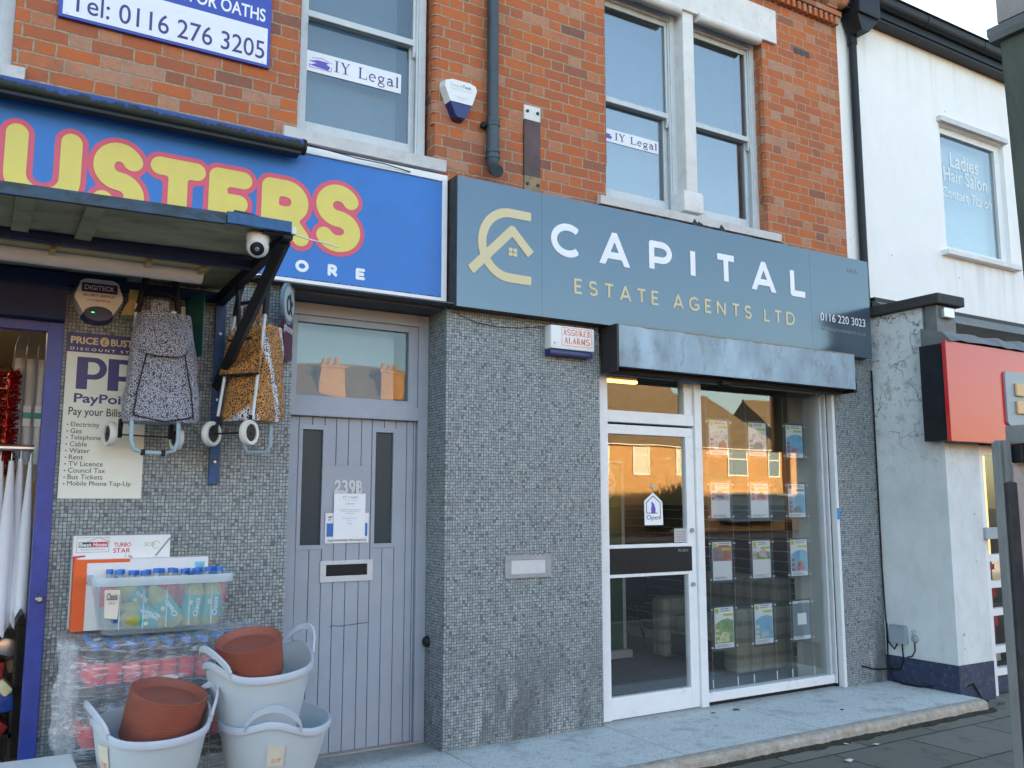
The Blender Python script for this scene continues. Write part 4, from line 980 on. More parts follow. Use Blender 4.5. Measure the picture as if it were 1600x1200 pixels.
# paper strips in the windows
def legal(x0, x1, z0, z1, y, label, cut=0.):
    t = thing('window_sign', ((x0 + x1) / 2, y, z0), label, 'sign', 'paper strips in the upstairs windows')
    obj('strip', MB().box(x0, x1, y, y + .0015, z0, z1), 'sign_white', t)
    mb = MB(); h = z1 - z0; L = x1 - x0 + cut; a = x0 - cut
    serif(mb, 'IY Legal', a + L * .275, a + L * .985, z0 + h * .27, z0 + h * .8, W(y), 0, .0006, .012, 20)
    obj('lettering', mb, 'ink_blue', t)
    mb = MB()
    pts = [(.03, .30), (.22, .22), (.24, .42), (.2, .5), (.23, .6), (.12, .62), (.02, .50), (.1, .45)]
    mb.prism([(max(x0, a + L * p_[0]), z0 + h * p_[1]) for p_ in pts], 'y', y - .0008, y - .0001)
    if cut == 0:
        V, F, E_ = strokes_mesh([[(a + L * .03, z0 + h * .2), (a + L * .25, z0 + h * .2), (a + L * .25, z0 + h * .42)], [(a + L * .03, z0 + h * .2), (a + L * .03, z0 + h * .36)], [(a + L * .05, z0 + h * .66), (a + L * .15, z0 + h * .74), (a + L * .26, z0 + h * .6)]], .004, False, 26); add_flat(mb, V, F, E_, W(y), None, .0006)
    obj('book_emblem', mb, 'purple_ink', t)
legal(-.965, -.279, 4.442, 4.586, YB + .168, 'white paper strip reading IY Legal in the single sash window')
legal(1.50, 2.085, 4.49, 4.60, YB + .168, 'white paper strip reading IY Legal beside the stone mullion', .06)

# alarm boxes
GA = thing('alarm_box', (.07, -.03, 4.24), 'shield shaped white alarm box with blue base on the red brick', 'alarm')
def shield(k, y): return [(.07 + (x - .07) * k, 4.40 + (z - 4.40) * k) for x, z in ((-.055, 4.515), (.0, 4.535), (.15, 4.535), (.20, 4.52), (.212, 4.485), (.17, 4.36), (-.015, 4.36), (-.062, 4.47))]
def shield_blue(k): return [(.07 + (x - .07) * k, 4.40 + (z - 4.40) * k) for x, z in ((-.015, 4.36), (.17, 4.36), (.125, 4.262), (.105, 4.245), (.05, 4.245), (.032, 4.262))]
def frust(mb, a, ya, c, yc):
    mb.loft([[(x, ya, z) for x, z in a], [(x, yc, z) for x, z in c]]); return mb
obj('cover', frust(MB(), shield(1, 0), YB, shield(.93, 0), -.045), 'white_plastic', GA)
obj('strobe', frust(MB(), shield_blue(1), YB, shield_blue(.92), -.04), 'alarm_blue', GA)
mb = MB(); text(mb, 'Teck', .085, .155, 4.475, 4.497, W(-.045), .001, .01); obj('lettering', mb, 'ink_dark', GA)
mb = MB(); text(mb, 'Guard', -.01, .08, 4.475, 4.497, W(-.045), .001); text(mb, 'Security Systems', -.01, .16, 4.45, 4.463, W(-.045), .001); text(mb, 'Tel. for service', .02, .13, 4.40, 4.41, W(-.045), .001); text(mb, 'all hours', .04, .11, 4.385, 4.395, W(-.045), .001)
obj('faint_lettering', mb, 'pale_teal', GA)
AA = thing('alarm_box', (.98, -.05, 2.63), 'white rectangular ASSURED ALARMS box with dark blue base under the slate sign', 'alarm')
obj('cover', MB().box(.79, 1.178, -.092, 0, 2.675, 2.850, .016), 'white_plastic', AA, True)
obj('base', MB().box(.795, 1.172, -.078, 0, 2.632, 2.674, .012), 'alarm_blue', AA, True)
mb = MB(); serif(mb, 'ASSURED', .895, 1.145, 2.782, 2.822, W(-.092), 0, .001, .008, 16); serif(mb, 'ALARMS', .905, 1.135, 2.722, 2.764, W(-.092), 0, .001, .008, 16)
ln = [[(.885, 2.705), (1.150, 2.705), (1.150, 2.835), (.885, 2.835), (.885, 2.705)]]
V, F, E_ = strokes_mesh(ln, .003, False, 80); add_flat(mb, V, F, E_, W(-.092), 0, .001)
obj('lettering', mb, 'ink_orange', AA)
obj('keyhole', MB().lathe([(0, -.002), (.006, -.002), (.006, 0)], (.82, -.091, 2.715), 10, (0, 1, 0)), 'ink_dark', AA)
solo('loose_wire', MB().tube([(.04, -.004, 2.875), (.2, -.006, 2.82), (.4, -.006, 2.80), (.6, -.006, 2.815), (.79, -.02, 2.845)], .0022, 6), 'black_plastic', 'thin sagging wire on the mosaic left of the ASSURED ALARMS box', 'wire')

# drainpipe
dp = thing('drainpipe', (.34, -.03, 3.9), 'black cast iron drainpipe ending in a shoe above the slate sign', 'pipe')
mb = MB().tube([(.343, -.025, 6.5), (.343, -.025, 4.02)], .041, 16)
obj('pipe', mb, 'pipe_grey', dp, True)
mb = MB()
for z in (4.30, 4.27, 4.07, 4.03): mb.tube([(.343, -.025, z - .014), (.343, -.025, z + .014)], .052, 16)
mb.tube([(.343, -.025, 4.04), (.343, -.025, 4.27)], .047, 16); obj('collar', mb, 'pipe_grey', dp, True)
obj('shoe', MB().tube([(.343, -.025, 4.05), (.341, -.03, 3.98), (.335, -.055, 3.93), (.325, -.10, 3.90), (.32, -.13, 3.885)], .046, 16), 'pipe_grey', dp, True)
obj('bracket', MB().box(.27, .31, -.01, YB, 4.255, 4.285).tube([(.29, -.02, 4.27), (.27, .0, 4.25)], .02, 8), 'black_paint', dp)
MP = thing('metal_plate', (.705, .018, 3.87), 'rusty metal fixing strip with white top bolted on the brick above the slate sign', 'plate')
obj('strip', MB().box(.634, .775, .012, YB - .001, 3.84, 4.40), 'rust_plate', MP)
obj('white_top', MB().box(.634, .775, .0115, YB - .001, 4.401, 4.512), 'white_stone', MP); obj('rust_foot', MB().box(.6338, .7752, .0112, YB - .001, 3.84, 3.965), 'rust_light', MP)
mb = MB()
for x in (.66, .75):
    for z in (4.465, 3.905): mb.lathe([(0, -.012), (.011, -.01), (.013, 0)], (x, .011, z), 10, (0, 1, 0))
obj('bolt', mb, 'dark_metal', MP)
# letter plate and bell
LP = thing('wall_letter_plate', (.646, 0, 1.063), 'worn metal letter plate set in the mosaic pillar', 'letter plate')
mb = MB()
for a, b_, c, d_ in ((.458, .834, 1.186, 1.216), (.458, .834, 1.063, 1.092), (.458, .508, 1.092, 1.186), (.792, .834, 1.092, 1.186)): mb.box(a, b_, -.014, -.001, c, d_, .003)
obj('surround', mb, 'brass', LP); obj('flap', MB().box(.508, .792, -.006, -.0015, 1.092, 1.186), 'aluminium', LP)
solo('bell_push', MB().lathe([(0, -.03), (.025, -.028), (.036, -.012), (.04, 0)], (-.001, .235, .655), 16, (1, 0, 0)), 'black_plastic', 'round black knob on the pillar reveal beside the plank door', 'bell', smooth=True)
obj('door_knob', MB().lathe([(0, -.06), (.018, -.056), (.026, -.04), (.02, -.018), (.014, -.012), (.022, 0)], (-1.02, YD, .955), 16, (0, 1, 0)), 'steel', DF, True)

# roller shutter housing over the agent window
SH = thing('shutter_box', (2.8, -.15, 2.6), 'weathered galvanised roller shutter box over the estate agent window', 'shutter')
obj('front', MB().box(1.312, 3.945, -.212, -.205, 2.568, 2.884, .004), 'galv', SH)
obj('casing', MB().box(1.304, 3.943, -.2048, -.003, 2.572, 2.887), 'dark_metal', SH); obj('end_plate', MB().box(1.296, 1.3035, -.208, -.003, 2.535, 2.887), 'dark_metal', SH)
obj('bottom_slat', MB().box(1.32, 3.90, -.10, -.03, 2.535, 2.5715, .006), 'black_plastic', SH); obj('bracket', MB().box(3.946, 3.985, -.19, -.004, 2.545, 2.68), 'black_paint', SH)
obj('latch', MB().box(2.42, 2.52, -.13, -.07, 2.515, 2.552, .012), 'black_plastic', SH)
# rust line along the top of the housing
mb = MB(); rr = random.Random(4); zz = [2.884 - rr.uniform(.002, .013) for _ in range(61)]
for k in range(60): mb.quad((1.316 + k * .0437, -.2135, zz[k]), (1.316 + (k + 1) * .0437, -.2135, zz[k + 1]), (1.316 + (k + 1) * .0437, -.2125, 2.8845), (1.316 + k * .0437, -.2125, 2.8845))
obj('rust_edge', mb, 'rust_light', SH)

# ------------------------------------------------------------------ discount store entrance
ST = thing('store_front', (-2.6, 0, 0), 'navy framed open entrance of the discount store at the picture edge', 'shop front')
obj('post', MB().box(-2.398, -2.319, -.025, .06, 0, 2.54, .004), 'blue_post', ST)
obj('header', MB().box(-7, -2.399, -.02, .06, 2.49, 2.54), 'blue_post', ST)
obj('shutter_casing', MB().box(-7, -2.322, -.10, .02, 2.545, 2.80), 'navy_shop', ST); obj('beam', MB().box(-7, -2.03, -.06, -.002, 2.805, 2.90), 'navy_shop', ST)
obj('lock', MB().lathe([(0, -.02), (.012, -.02), (.02, -.008), (.022, 0)], (-2.352, -.026, 1.085), 14, (0, 1, 0)), 'steel', ST, True)
obj('room_wall', MB().box(-7, -1.25, 3.6, 3.7, 0, 2.75).box(-1.25, -1.2, .31, 3.6, 0, 2.75), 'shop_beige', ST); obj('ceiling', MB().box(-7, -1.2, .11, 3.7, 2.75, 2.8), 'shop_beige', ST)
obj('floor', MB().box(-7, -1.2, .43, 3.7, -.1, 0.005), 'wood_floor', ST)
sl_ = thing('strip_lamp', (-2.65, 1.3, 2.70), 'lit warm strip lamp on the discount store ceiling', 'light')
obj('housing', MB().box(-3.6, -2.62, 1.25, 1.35, 2.70, 2.749), 'white_plastic', sl_); obj('tube', MB().box(-3.6, -2.625, 1.27, 1.33, 2.66, 2.699), 'warm_lamp', sl_)
# goods hanging inside
obj_ = solo('clothes_rail', MB().tube([(-3.6, .24, 1.875), (-2.41, .24, 1.875)], .018, 10), 'steel', 'steel clothes rail inside the discount store doorway', 'rail')
LB = ['crinkled clear bag of white rolled blinds hanging nearest the navy post', 'clear bag of rolled blinds in the middle of the three hanging bags', 'clear bag of rolled blinds closest to the red tinsel']
def blind_bag(x, label):
    t = thing('blind_bag', (x, .62, 1.78), label, 'blind', 'bagged rolled blinds hanging in the store doorway')
    obj('roll', MB().lathe([(.001, 0), (.028, 0), (.028, .62), (.001, .62)], (x, .62, 1.80), 14), 'garment', t, True)
    rings = [superring(x, .62, z, .045 * k, .04 * k, 14, 2.2, z * 3) for z, k in ((1.70, .25), (1.76, .9), (1.95, 1), (2.15, .93), (2.35, 1.02), (2.5, .8), (2.56, .35))]
    obj('bag', MB().loft(rings), 'clear_bag', t, True)
    obj('price_label', MB().box(x - .03, x + .01, .573, .5745, 2.02, 2.14), 'paper', t); obj('label_band', MB().box(x - .0305, x + .0105, .5715, .5725, 2.065, 2.10), 'label_teal', t)
for x, l in zip((-2.372, -2.432, -2.492), LB): blind_bag(x, l)
def tinsel(name, mat, x, y, z0, z1, r, label):
    mb = MB(); q = random.Random(int(abs(x * 1000)))
    for k in range(int(1500 * (z1 - z0) / .7)):
        z = q.uniform(z0, z1); a = q.uniform(0, 6.28); L = r * q.uniform(.6, 1.1); c, s_ = math.cos(a), math.sin(a); dz = q.uniform(-.03, .03)
        mb.add([(x, y, z), (x + L * c - .004 * s_, y + L * s_ + .004 * c, z + dz), (x + L * c + .004 * s_, y + L * s_ - .004 * c, z + dz + .006)], [(0, 1, 2)])
    mb.tube([(x, y, z0), (x, y, z1)], .004, 5)
    solo(name, mb, mat, label, 'tinsel')
tinsel('tinsel_garland', 'red_foil', -2.545, .55, 1.72, 2.33, .065, 'thick sparkling red tinsel garland in the store doorway')
tinsel('tinsel_garland', 'gold_foil', -2.63, .60, 1.88, 2.32, .055, 'gold tinsel garland left of the red one')
q = random.Random(9)
for i, (x, y, zt, zb, wd) in enumerate(((-2.425, .16, 1.80, 1.0, .028), (-2.47, .22, 1.815, .94, .034), (-2.515, .18, 1.80, .91, .036), (-2.565, .22, 1.80, .96, .036), (-2.615, .17, 1.79, .9, .036))):
    t = thing('garment', (x, y, zb), ('white hanging garment touching the navy post', 'white hanging garment with the pointed hem second from the navy post', 'longest white hanging garment in the doorway', 'white hanging garment fourth from the navy post', 'white hanging garment cut by the picture edge')[i], 'garment', 'white garments hanging in the store doorway')
    rings = []
    for k in range(9):
        s_ = k / 8; z = zt - (zt - zb) * s_; ww = wd * (.35 + .75 * min(1, s_ * 2.2)) ; n = 24
        rings.append([(x + ww * math.cos(a) * (1 + .22 * math.sin(a * 5 + i) * s_), y + .035 * math.sin(a) * (.5 + s_), z + (.03 * math.sin(a * 3 + i) if k == 8 else 0)) for a in (2 * math.pi * j / n for j in range(n))])
    obj('cloth', MB().loft(rings), 'garment', t, True)
    obj('hanger', MB().tube([(x, y, zt - .01), (x, y, zt + .04), (x, y + .02, zt + .06)], .003, 6), 'steel', t)
for i, (x, y, z, sx, sy, sz, m_, l) in enumerate(((-2.47, .7, .72, .10, .2, .10, 'steel', 'dull metal tin on the dark clutter below the garments'), (-2.55, .66, .56, .16, .2, .14, 'packet_red', 'dark red packet in the store clutter'), (-2.46, .64, .42, .12, .2, .12, 'packet_blue', 'crumpled blue packet low in the store doorway'), (-2.42, .72, .62, .05, .2, .07, 'cardboard', 'brown carton beside the navy post'), (-2.50, .62, .82, .07, .2, .05, 'packet_blue', 'small blue packet near the top of the store clutter'), (-2.43, .6, .52, .06, .15, .09, 'label_cream', 'pale cream packet beside the blue packet low in the doorway'), (-2.45, .58, .32, .09, .2, .08, 'packet_red', 'dark red packet on the lowest rack level by the post'), (-2.58, .62, .74, .08, .2, .10, 'packet_brown', 'brown packet left of the dull metal tin'), (-2.56, .7, .30, .2, .3, .12, 'packet_brown', 'brown box under the red packet'))):
    solo('packet', MB().box(x - sx / 2, x + sx / 2, y - sy / 2, y + sy / 2, z, z + sz, .02).xf(Matrix.Translation((x, y, z)) @ Matrix.Rotation(.3 - .2 * i, 4, 'Y') @ Matrix.Translation((-x, -y, -z))), m_, l, 'packet', smooth=True)
solo('dark_backdrop', MB().box(-3.6, -1.6, 1.25, 1.6, .01, .42).box(-3.6, -1.6, 1.3, 1.6, .421, .80).box(-3.6, -1.6, 1.35, 1.6, .801, 1.15).box(-3.6, -1.6, 1.22, 1.62, .40, .415), 'chair_black', 'dark stepped block added to darken the depth of the discount store', 'backdrop')  # added dark block standing in for shade low in the store
solo('display_rack', MB().box(-2.7, -2.405, .6, 1.0, .27, .295).box(-2.7, -2.405, .6, 1.0, .012, .03).box(-2.42, -2.405, .6, .62, .03, .9).box(-2.42, -2.405, .98, 1.0, .03, .9).box(-2.7, -2.685, .6, .62, .03, .9).box(-2.7, -2.405, .6, 1.0, .52, .54), 'dark_metal', 'dark metal rack holding packets inside the store doorway', 'rack')

# canopy
CN = thing('canopy', (-3, -.7, 2.75), 'worn blue edged plywood canopy over the discount store entrance', 'canopy')
sl2 = lambda x: .0222 * (x + 1.504)
mb = MB().add([(-7, -1.36, 2.824 + sl2(-7)), (-1.80, -1.36, 2.824 + sl2(-1.8)), (-1.80, -1.36, 2.874 + sl2(-1.8)), (-7, -1.36, 2.874 + sl2(-7)), (-7, -1.335, 2.824 + sl2(-7)), (-1.80, -1.335, 2.824 + sl2(-1.8)), (-1.80, -1.335, 2.874 + sl2(-1.8)), (-7, -1.335, 2.874 + sl2(-7))],
    [(0, 1, 2, 3), (7, 6, 5, 4), (0, 4, 5, 1), (3, 2, 6, 7), (1, 5, 6, 2), (0, 3, 7, 4)])
obj('fascia_board', mb, 'blue_fascia', CN); obj('fascia_end', MB().box(-1.794, -1.50, -1.362, -1.335, 2.822, 2.875, .003), 'blue_corner', CN)
obj('soffit_board', MB().add([(x, y, z + .0222 * (x + 1.504)) for x in (-7, -1.5) for y, z in ((-1.334, 2.846), (-.005, 2.835), (-.005, 2.852), (-1.334, 2.862))], [(3, 2, 1, 0), (4, 5, 6, 7), (0, 1, 5, 4), (1, 2, 6, 5), (2, 3, 7, 6), (3, 0, 4, 7)]), 'plywood', CN)
mb = MB(); 
for x in (-2.62, -2.36): mb.prism([(-1.33, 2.805), (-.81, 2.80), (-.81, 2.817), (-1.33, 2.822)], 'x', x, x + .07)
obj('batten', mb, 'plywood', CN)
obj('felt', MB().add([(x, y, z + .0222 * (x + 1.504)) for x in (-7, -1.495) for y, z in ((-1.33, 2.863), (-.004, 2.854), (-.004, 2.86), (-1.33, 2.872))], [(3, 2, 1, 0), (4, 5, 6, 7), (0, 1, 5, 4), (1, 2, 6, 5), (2, 3, 7, 6), (3, 0, 4, 7)]).prism([(-1.77, 2.868), (-1.61, 2.874), (-1.70, 2.889), (-1.76, 2.891)], 'y', -1.345, -1.05), 'felt', CN)
obj('cross_beam', MB().box(-7, -1.53, -.80, -.75, 2.775, 2.834).box(-7, -1.53, -.055, -.003, 2.745, 2.803), 'navy_shop', CN)
mb = MB().prism([(-1.334, 2.835), (-1.334, 2.80), (-.03, 2.73), (-.03, 2.80)], 'x', -1.53, -1.485)
mb.tube([(-1.505, -1.26, 2.80), (-1.505, -.03, 2.25)], .034, 4, flat=(0, .41, .91)); mb.tube([(-1.505, -.40, 2.78), (-1.505, -.50, 2.48)], .014, 8)
mb.box(-1.62, -1.53, -1.33, -1.24, 2.812, 2.834)
obj('brace', mb, 'black_paint', CN, label='black diagonal steel brace')
mb = MB().box(-1.53, -1.472, -.028, -.002, 1.684, 2.744, .003)
obj('wall_plate', mb, 'blue_bracket', CN)
mb = MB()
for z in (2.56, 2.17, 1.81): mb.lathe([(0, -.008), (.008, -.007), (.011, 0)], (-1.50, -.028, z), 10, (0, 1, 0))
obj('bolt', mb, 'steel', CN)
LF = thing('light_fitting', (-2.8, -.56, 2.73), 'unlit long fluorescent batten light under the plywood canopy', 'light')
mb = MB().box(-4, -1.70, -.68, -.50, 2.786, 2.838, .006)
for x in (-2.45, -2.02, -1.76): mb.box(x, x + .025, -.69, -.49, 2.762, 2.785)
obj('batten', mb, 'cream_plastic', LF)
prof = [(-.535 + .055 * math.cos(R(a)), 2.783 + .06 * math.sin(R(a))) for a in range(180, 361, 15)]
obj('diffuser', MB().prism(prof, 'x', -4, -1.725), 'white_plastic', LF, True)
# dome camera
DC = thing('dome_camera', (-1.62, -1.22, 2.74), 'white turret security camera under the canopy corner', 'camera')
obj('base', MB().lathe([(.0, .075), (.052, .075), (.054, .06), (.05, .03)], (-1.625, -1.25, 2.745), 24), 'white_plastic', DC, True)
mb = MB().sphere((-1.625, -1.25, 2.762), .052, 24, 14)
obj('ball', mb, 'white_plastic', DC, True)
ax = Vector((-.28, -.85, -.45)).normalized(); c0 = Vector((-1.625, -1.25, 2.762))
obj('lens', MB().lathe([(0, .054), (.022, .054), (.03, .05), (.032, .038)], c0, 20, ax), 'black_plastic', DC, True)
obj('bezel', MB().lathe([(.032, .036), (.034, .05), (.039, .046), (.042, .03)], c0, 20, ax), 'white_plastic', DC, True)
obj('lens_glass', MB().lathe([(0, .0565), (.009, .0555), (.011, .0535)], c0, 14, ax), 'steel', DC, True)
cw = thing('cable_hook', (-1.49, -1.34, 2.82), 'white clip with dirty string sticking out of the canopy corner', 'hook')
obj('clip', MB().box(-1.498, -1.475, -1.35, -1.32, 2.82, 2.855, .003), 'white_plastic', cw)
obj('string', MB().tube([(-1.49, -1.33, 2.825), (-1.42, -1.32, 2.817), (-1.33, -1.31, 2.812), (-1.25, -1.30, 2.806)], .004, 6), 'white_stone', cw)
# security alarm box
DG = thing('alarm_box', (-2.163, -.04, 2.545), 'grey DIGITECK security alarm box with blue base under the canopy', 'alarm')
def dg(k): return [(-2.163 + x * k, 2.675 + z * k) for x, z in ((-.075, .13), (.075, .13), (.105, .115), (.135, .03), (.135, .005), (.085, -.085), (-.085, -.085), (-.135, .0), (-.135, .025), (-.105, .115))]
obj('cover', frust(MB(), dg(1), 0., dg(.88), -.075), 'white_plastic', DG)
obj('strobe', frust(MB(), [(-2.163 + .085 * math.cos(R(a)), 2.592 + .047 * math.sin(R(a))) for a in range(0, 361, 20)][:-1], 0, [(-2.163 + .072 * math.cos(R(a)), 2.60 + .04 * math.sin(R(a))) for a in range(0, 361, 20)][:-1], -.078), 'alarm_blue', DG)
obj('badge', MB().box(-2.252, -2.074, -.078, -.0755, 2.715, 2.765), 'maroon', DG)
mb = MB(); text(mb, 'DIGITECK', -2.238, -2.088, 2.728, 2.754, W(-.078), .001, .02); obj('badge_lettering', mb, 'letter_white', DG)
mb = MB(); text(mb, 'SECURITY SERVICES', -2.243, -2.085, 2.692, 2.707, W(-.0755), .001, .01); obj('lettering', mb, 'ink_dark', DG)
mb = MB(); text(mb, 'www.digiteck.net', -2.225, -2.105, 2.664, 2.679, W(-.0755), .001, .005); obj('web_lettering', mb, 'ink_red', DG)
obj('indicator', MB().box(-2.197, -2.183, -.081, -.0785, 2.602, 2.606), 'green_led', DG)
# flood light and junction boxes
FL = thing('flood_lamp', (-1.98, -.06, 2.58), 'small beige outdoor lamp behind the grey shopping trolley', 'lamp')
obj('body', MB().lathe([(0, .09), (.03, .09), (.05, .05), (.065, .0), (.0, .0)], (-1.985, -.07, 2.60), 18), 'cream_plastic', FL, True); obj('bracket', MB().box(-2.01, -1.96, -.06, -.002, 2.69, 2.76, .004), 'cream_plastic', FL)
solo('junction_box', MB().box(-2.025, -1.93, -.045, -.002, 2.775, 2.86, .006), 'pale_teal', 'pale junction box under the canopy right of the alarm box', 'box')
TS = thing('projecting_sign', (-1.66, -.08, 2.42), 'dark teal projecting sign edge on behind the grey trolley', 'sign')
obj('panel', MB().add([(-1.70, -.004, 2.40), (-1.63, -.17, 2.40), (-1.63, -.17, 2.76), (-1.70, -.004, 2.76), (-1.694, -.001, 2.40), (-1.624, -.167, 2.40), (-1.624, -.167, 2.76), (-1.694, -.001, 2.76)], [(0, 1, 2, 3), (7, 6, 5, 4), (0, 4, 5, 1), (3, 2, 6, 7), (1, 5, 6, 2), (0, 3, 7, 4)]), 'teal_sign', TS)
obj('mount', MB().box(-1.76, -1.70, -.03, -.002, 2.60, 2.70, .004), 'white_plastic', TS)
# round headed phone sign
PH = thing('projecting_sign', (-1.12, -.1, 2.41), 'maroon projecting phone sign with a round pale emblem left of the fanlight', 'sign')
fu = Vector((-.10, .20, 0)).normalized() * -1     # runs out from the wall
u_ = Vector((.55, .835, 0)).normalized(); F2 = Frame((-1.185, -.20, 2.41), u_, (0, 0, 1))
def plate(mb, pts, h0, h1):
    mb.add([F2.p(x, y, h0) for x, y in pts] + [F2.p(x, y, h1) for x, y in pts], [tuple(range(len(pts)))[::-1], tuple(range(len(pts), 2 * len(pts)))] + [(i, (i + 1) % len(pts), len(pts) + (i + 1) % len(pts), len(pts) + i) for i in range(len(pts))]); return mb
obj('panel', plate(MB(), [(.03, .0), (.215, .03), (.215, .36), (.03, .36)], -.012, 0), 'maroon', PH)
circ = lambda r, n=28: [(.115 + r * math.cos(2 * math.pi * i / n), .36 + r * 1.02 * math.sin(2 * math.pi * i / n)) for i in range(n)]
obj('rim', plate(MB(), circ(.125), -.014, .002), 'poster_slate', PH); obj('disc', plate(MB(), circ(.103), .002, .004), 'pale_teal', PH)
mb = MB()
for st, tw in (([arc(.105, .35, .035, .05, 0, 360, 20)], .024), ([[(.135, .42), (.15, .33), (.17, .30)]], .022), ([[(.165, .365), (.170, .37)]], .03)):
    V, F, E_ = strokes_mesh(st, tw, True, 24); add_flat(mb, V, F, E_, F2, .004, .0055)
obj('emblem', mb, 'ink_dark', PH)
mb = MB(); text(mb, 'phone', .035, .21, .17, .235, F2, .001, .01); obj('lettering', mb, 'sign_white', PH)

# bill payment poster
PP = thing('wall_sign', (-2.09, 0, 1.60), 'yellowed bill payment sign with PP logo on the mosaic behind the grey trolley', 'sign')
obj('board', MB().box(-2.298, -1.884, -.006, -.001, 1.60, 2.498), 'paypoint_pale', PP); obj('header', MB().box(-2.298, -1.884, -.008, -.0062, 2.392, 2.4982), 'paypoint_navy', PP)
fr_ = W(-.0062); fh = W(-.008)
mb = MB(); text(mb, 'PRICE', -2.283, -2.147, 2.437, 2.477, fh, .001, .03); obj('gold_word', mb, 'letter_gold', PP); mb = MB(); text(mb, 'BUSTERS', -2.083, -1.895, 2.437, 2.477, fh, .001, .03); obj('gold_word', mb, 'letter_gold', PP)
mb = MB().add([fh.p(-2.115 + .024 * math.cos(a), 2.457 + .026 * math.sin(a), .001) for a in [2 * math.pi * i / 20 for i in range(20)]], [tuple(range(20))]); obj('coin', mb, 'letter_gold', PP)
mb = MB(); text(mb, '£', -2.124, -2.106, 2.442, 2.472, fh, .002, .02); obj('pound_mark', mb, 'ink_red', PP)
mb = MB(); text(mb, 'D I S C O U N T   S T O R E', -2.283, -1.90, 2.402, 2.417, fh, .001, .01); obj('header_lettering', mb, 'letter_white', PP)
mb = MB()
for x0, x1 in ((-2.245, -2.095), (-2.088, -1.935)):
    mb.prism([(x0, 2.19), (x0 + .055, 2.19), (x0 + .055, 2.245), (x0 + .09, 2.245)] + [(x0 + .09 + .060 * math.cos(R(a)), 2.3055 + .0605 * math.sin(R(a))) for a in range(-80, 81, 16)] + [(x0 + .09, 2.366), (x0, 2.366)], 'y', -.0075, -.0062)
obj('logo', mb, 'paypoint_navy', PP); mb = MB()
for x0 in (-2.245, -2.088): mb = MB(); mb.prism([(x0 + .055, 2.272), (x0 + .08, 2.272)] + [(x0 + .08 + .034 * math.cos(R(a)), 2.306 + .034 * math.sin(R(a))) for a in range(-80, 81, 16)] + [(x0 + .08, 2.34), (x0 + .055, 2.34)], 'y', -.0085, -.0076); obj('logo_counter', mb, 'paypoint_pale', PP)
mb = MB(); text(mb, 'PayPoint', -2.25, -1.935, 2.10, 2.166, fr_, .001, .02); obj('logo_lettering', mb, 'paypoint_navy', PP)
mb = MB(); text(mb, 'Pay your Bills here', -2.272, -1.905, 2.033, 2.09, fr_, .001, .008)
for i, t in enumerate(('Electricity', 'Gas', 'Telephone', 'Cable', 'Water', 'Rent', 'TV Licence', 'Council Tax', 'Bus Tickets', 'Mobile Phone Top-Up')):
    z = 1.984 - i * .0352; V, F = font_mesh(t, .008)
    desc = .0 if not any(c in t for c in 'yp') else .0062
    text(mb, t, -2.256, None, z - desc, z - desc + .026 + desc, fr_, .001)
    mb.add([fr_.p(-2.272 + .004 * math.cos(a), z + .011 + .004 * math.sin(a), .001) for a in [2 * math.pi * k / 8 for k in range(8)]], [tuple(range(8))])
obj('lettering', mb, 'ink_dark', PP)

# ------------------------------------------------------------------ shopping trolleys
def wheel(p, c, axis, r=.066):
    w_ = obj('wheel', MB().lathe([(r * .68, -.016), (r * .93, -.018), (r, -.008), (r, .008), (r * .93, .018), (r * .68, .016), (r * .68, -.016)], c, 28, axis), 'wheel_white', p, True)
    mb = MB().lathe([(.0, -.012), (r * .68, -.009), (r * .68, .009), (0, .012)], c, 24, axis); axv = Vector(axis).normalized(); a = axv.orthogonal().normalized(); b_ = axv.cross(a)
    for k in range(8):
        an = k * math.pi / 4; q_ = Vector(c) + (a * math.cos(an) + b_ * math.sin(an)) * r * .42
        for s_ in (-1, 1): mb.sphere(q_ + axv * s_ * .009, .0065, 8, 6)
    for s_ in (-1, 1): mb.sphere(Vector(c) + axv * s_ * .010, .012, 10, 6)
    obj('hub', mb, 'hub', w_, True)
def folds(mb, amp, seed):
    from mathutils import noise as mn
    cx = sum(v[0] for v in mb.v) / len(mb.v); cy = sum(v[1] for v in mb.v) / len(mb.v); out = []
    for v in mb.v:
        a = math.atan2(v[1] - cy, v[0] - cx); f_ = mn.noise(Vector((a * 3.2 + seed, v[2] * 3.5, seed))) + .5 * mn.noise(Vector((a * 8 + v[2] * 6, v[2] * 2, seed)))
        out.append((v[0] + math.cos(a) * f_ * amp, v[1] + math.sin(a) * f_ * amp, v[2]))
    mb.v = out; return mb
def wrinkle(mb, amp, seed):
    from mathutils import noise as mn
    mb.v = [tuple(Vector(v) + Vector((mn.noise(Vector(v) * 9 + Vector((seed, 0, 0))), mn.noise(Vector(v) * 9 + Vector((0, seed, 3))), .4 * mn.noise(Vector(v) * 9 + Vector((5, 0, seed))))) * amp) for v in mb.v]; return mb
T1 = thing('shopping_trolley', (-1.85, -.25, 1.83), 'grey snow leopard print shopping trolley hanging beside the payment sign', 'trolley')
rings = []
for k in range(22):
    s_ = k / 21; z = 2.0 + .585 * s_; wx = .192 - .056 * s_ ** 1.3; wy = .118 - .03 * s_
    if k == 0: wx, wy = wx * .93, wy * .9
    rings.append(superring(-1.85, -.26 + .03 * s_, z + .012 * math.sin(8 * s_), wx, wy, 40, 4.))
obj('bag', folds(wrinkle(MB().loft(rings), .010, 2), .016, 2), 'snow_leopard', T1, 60)
mb = MB(); n = 16; rows_ = []
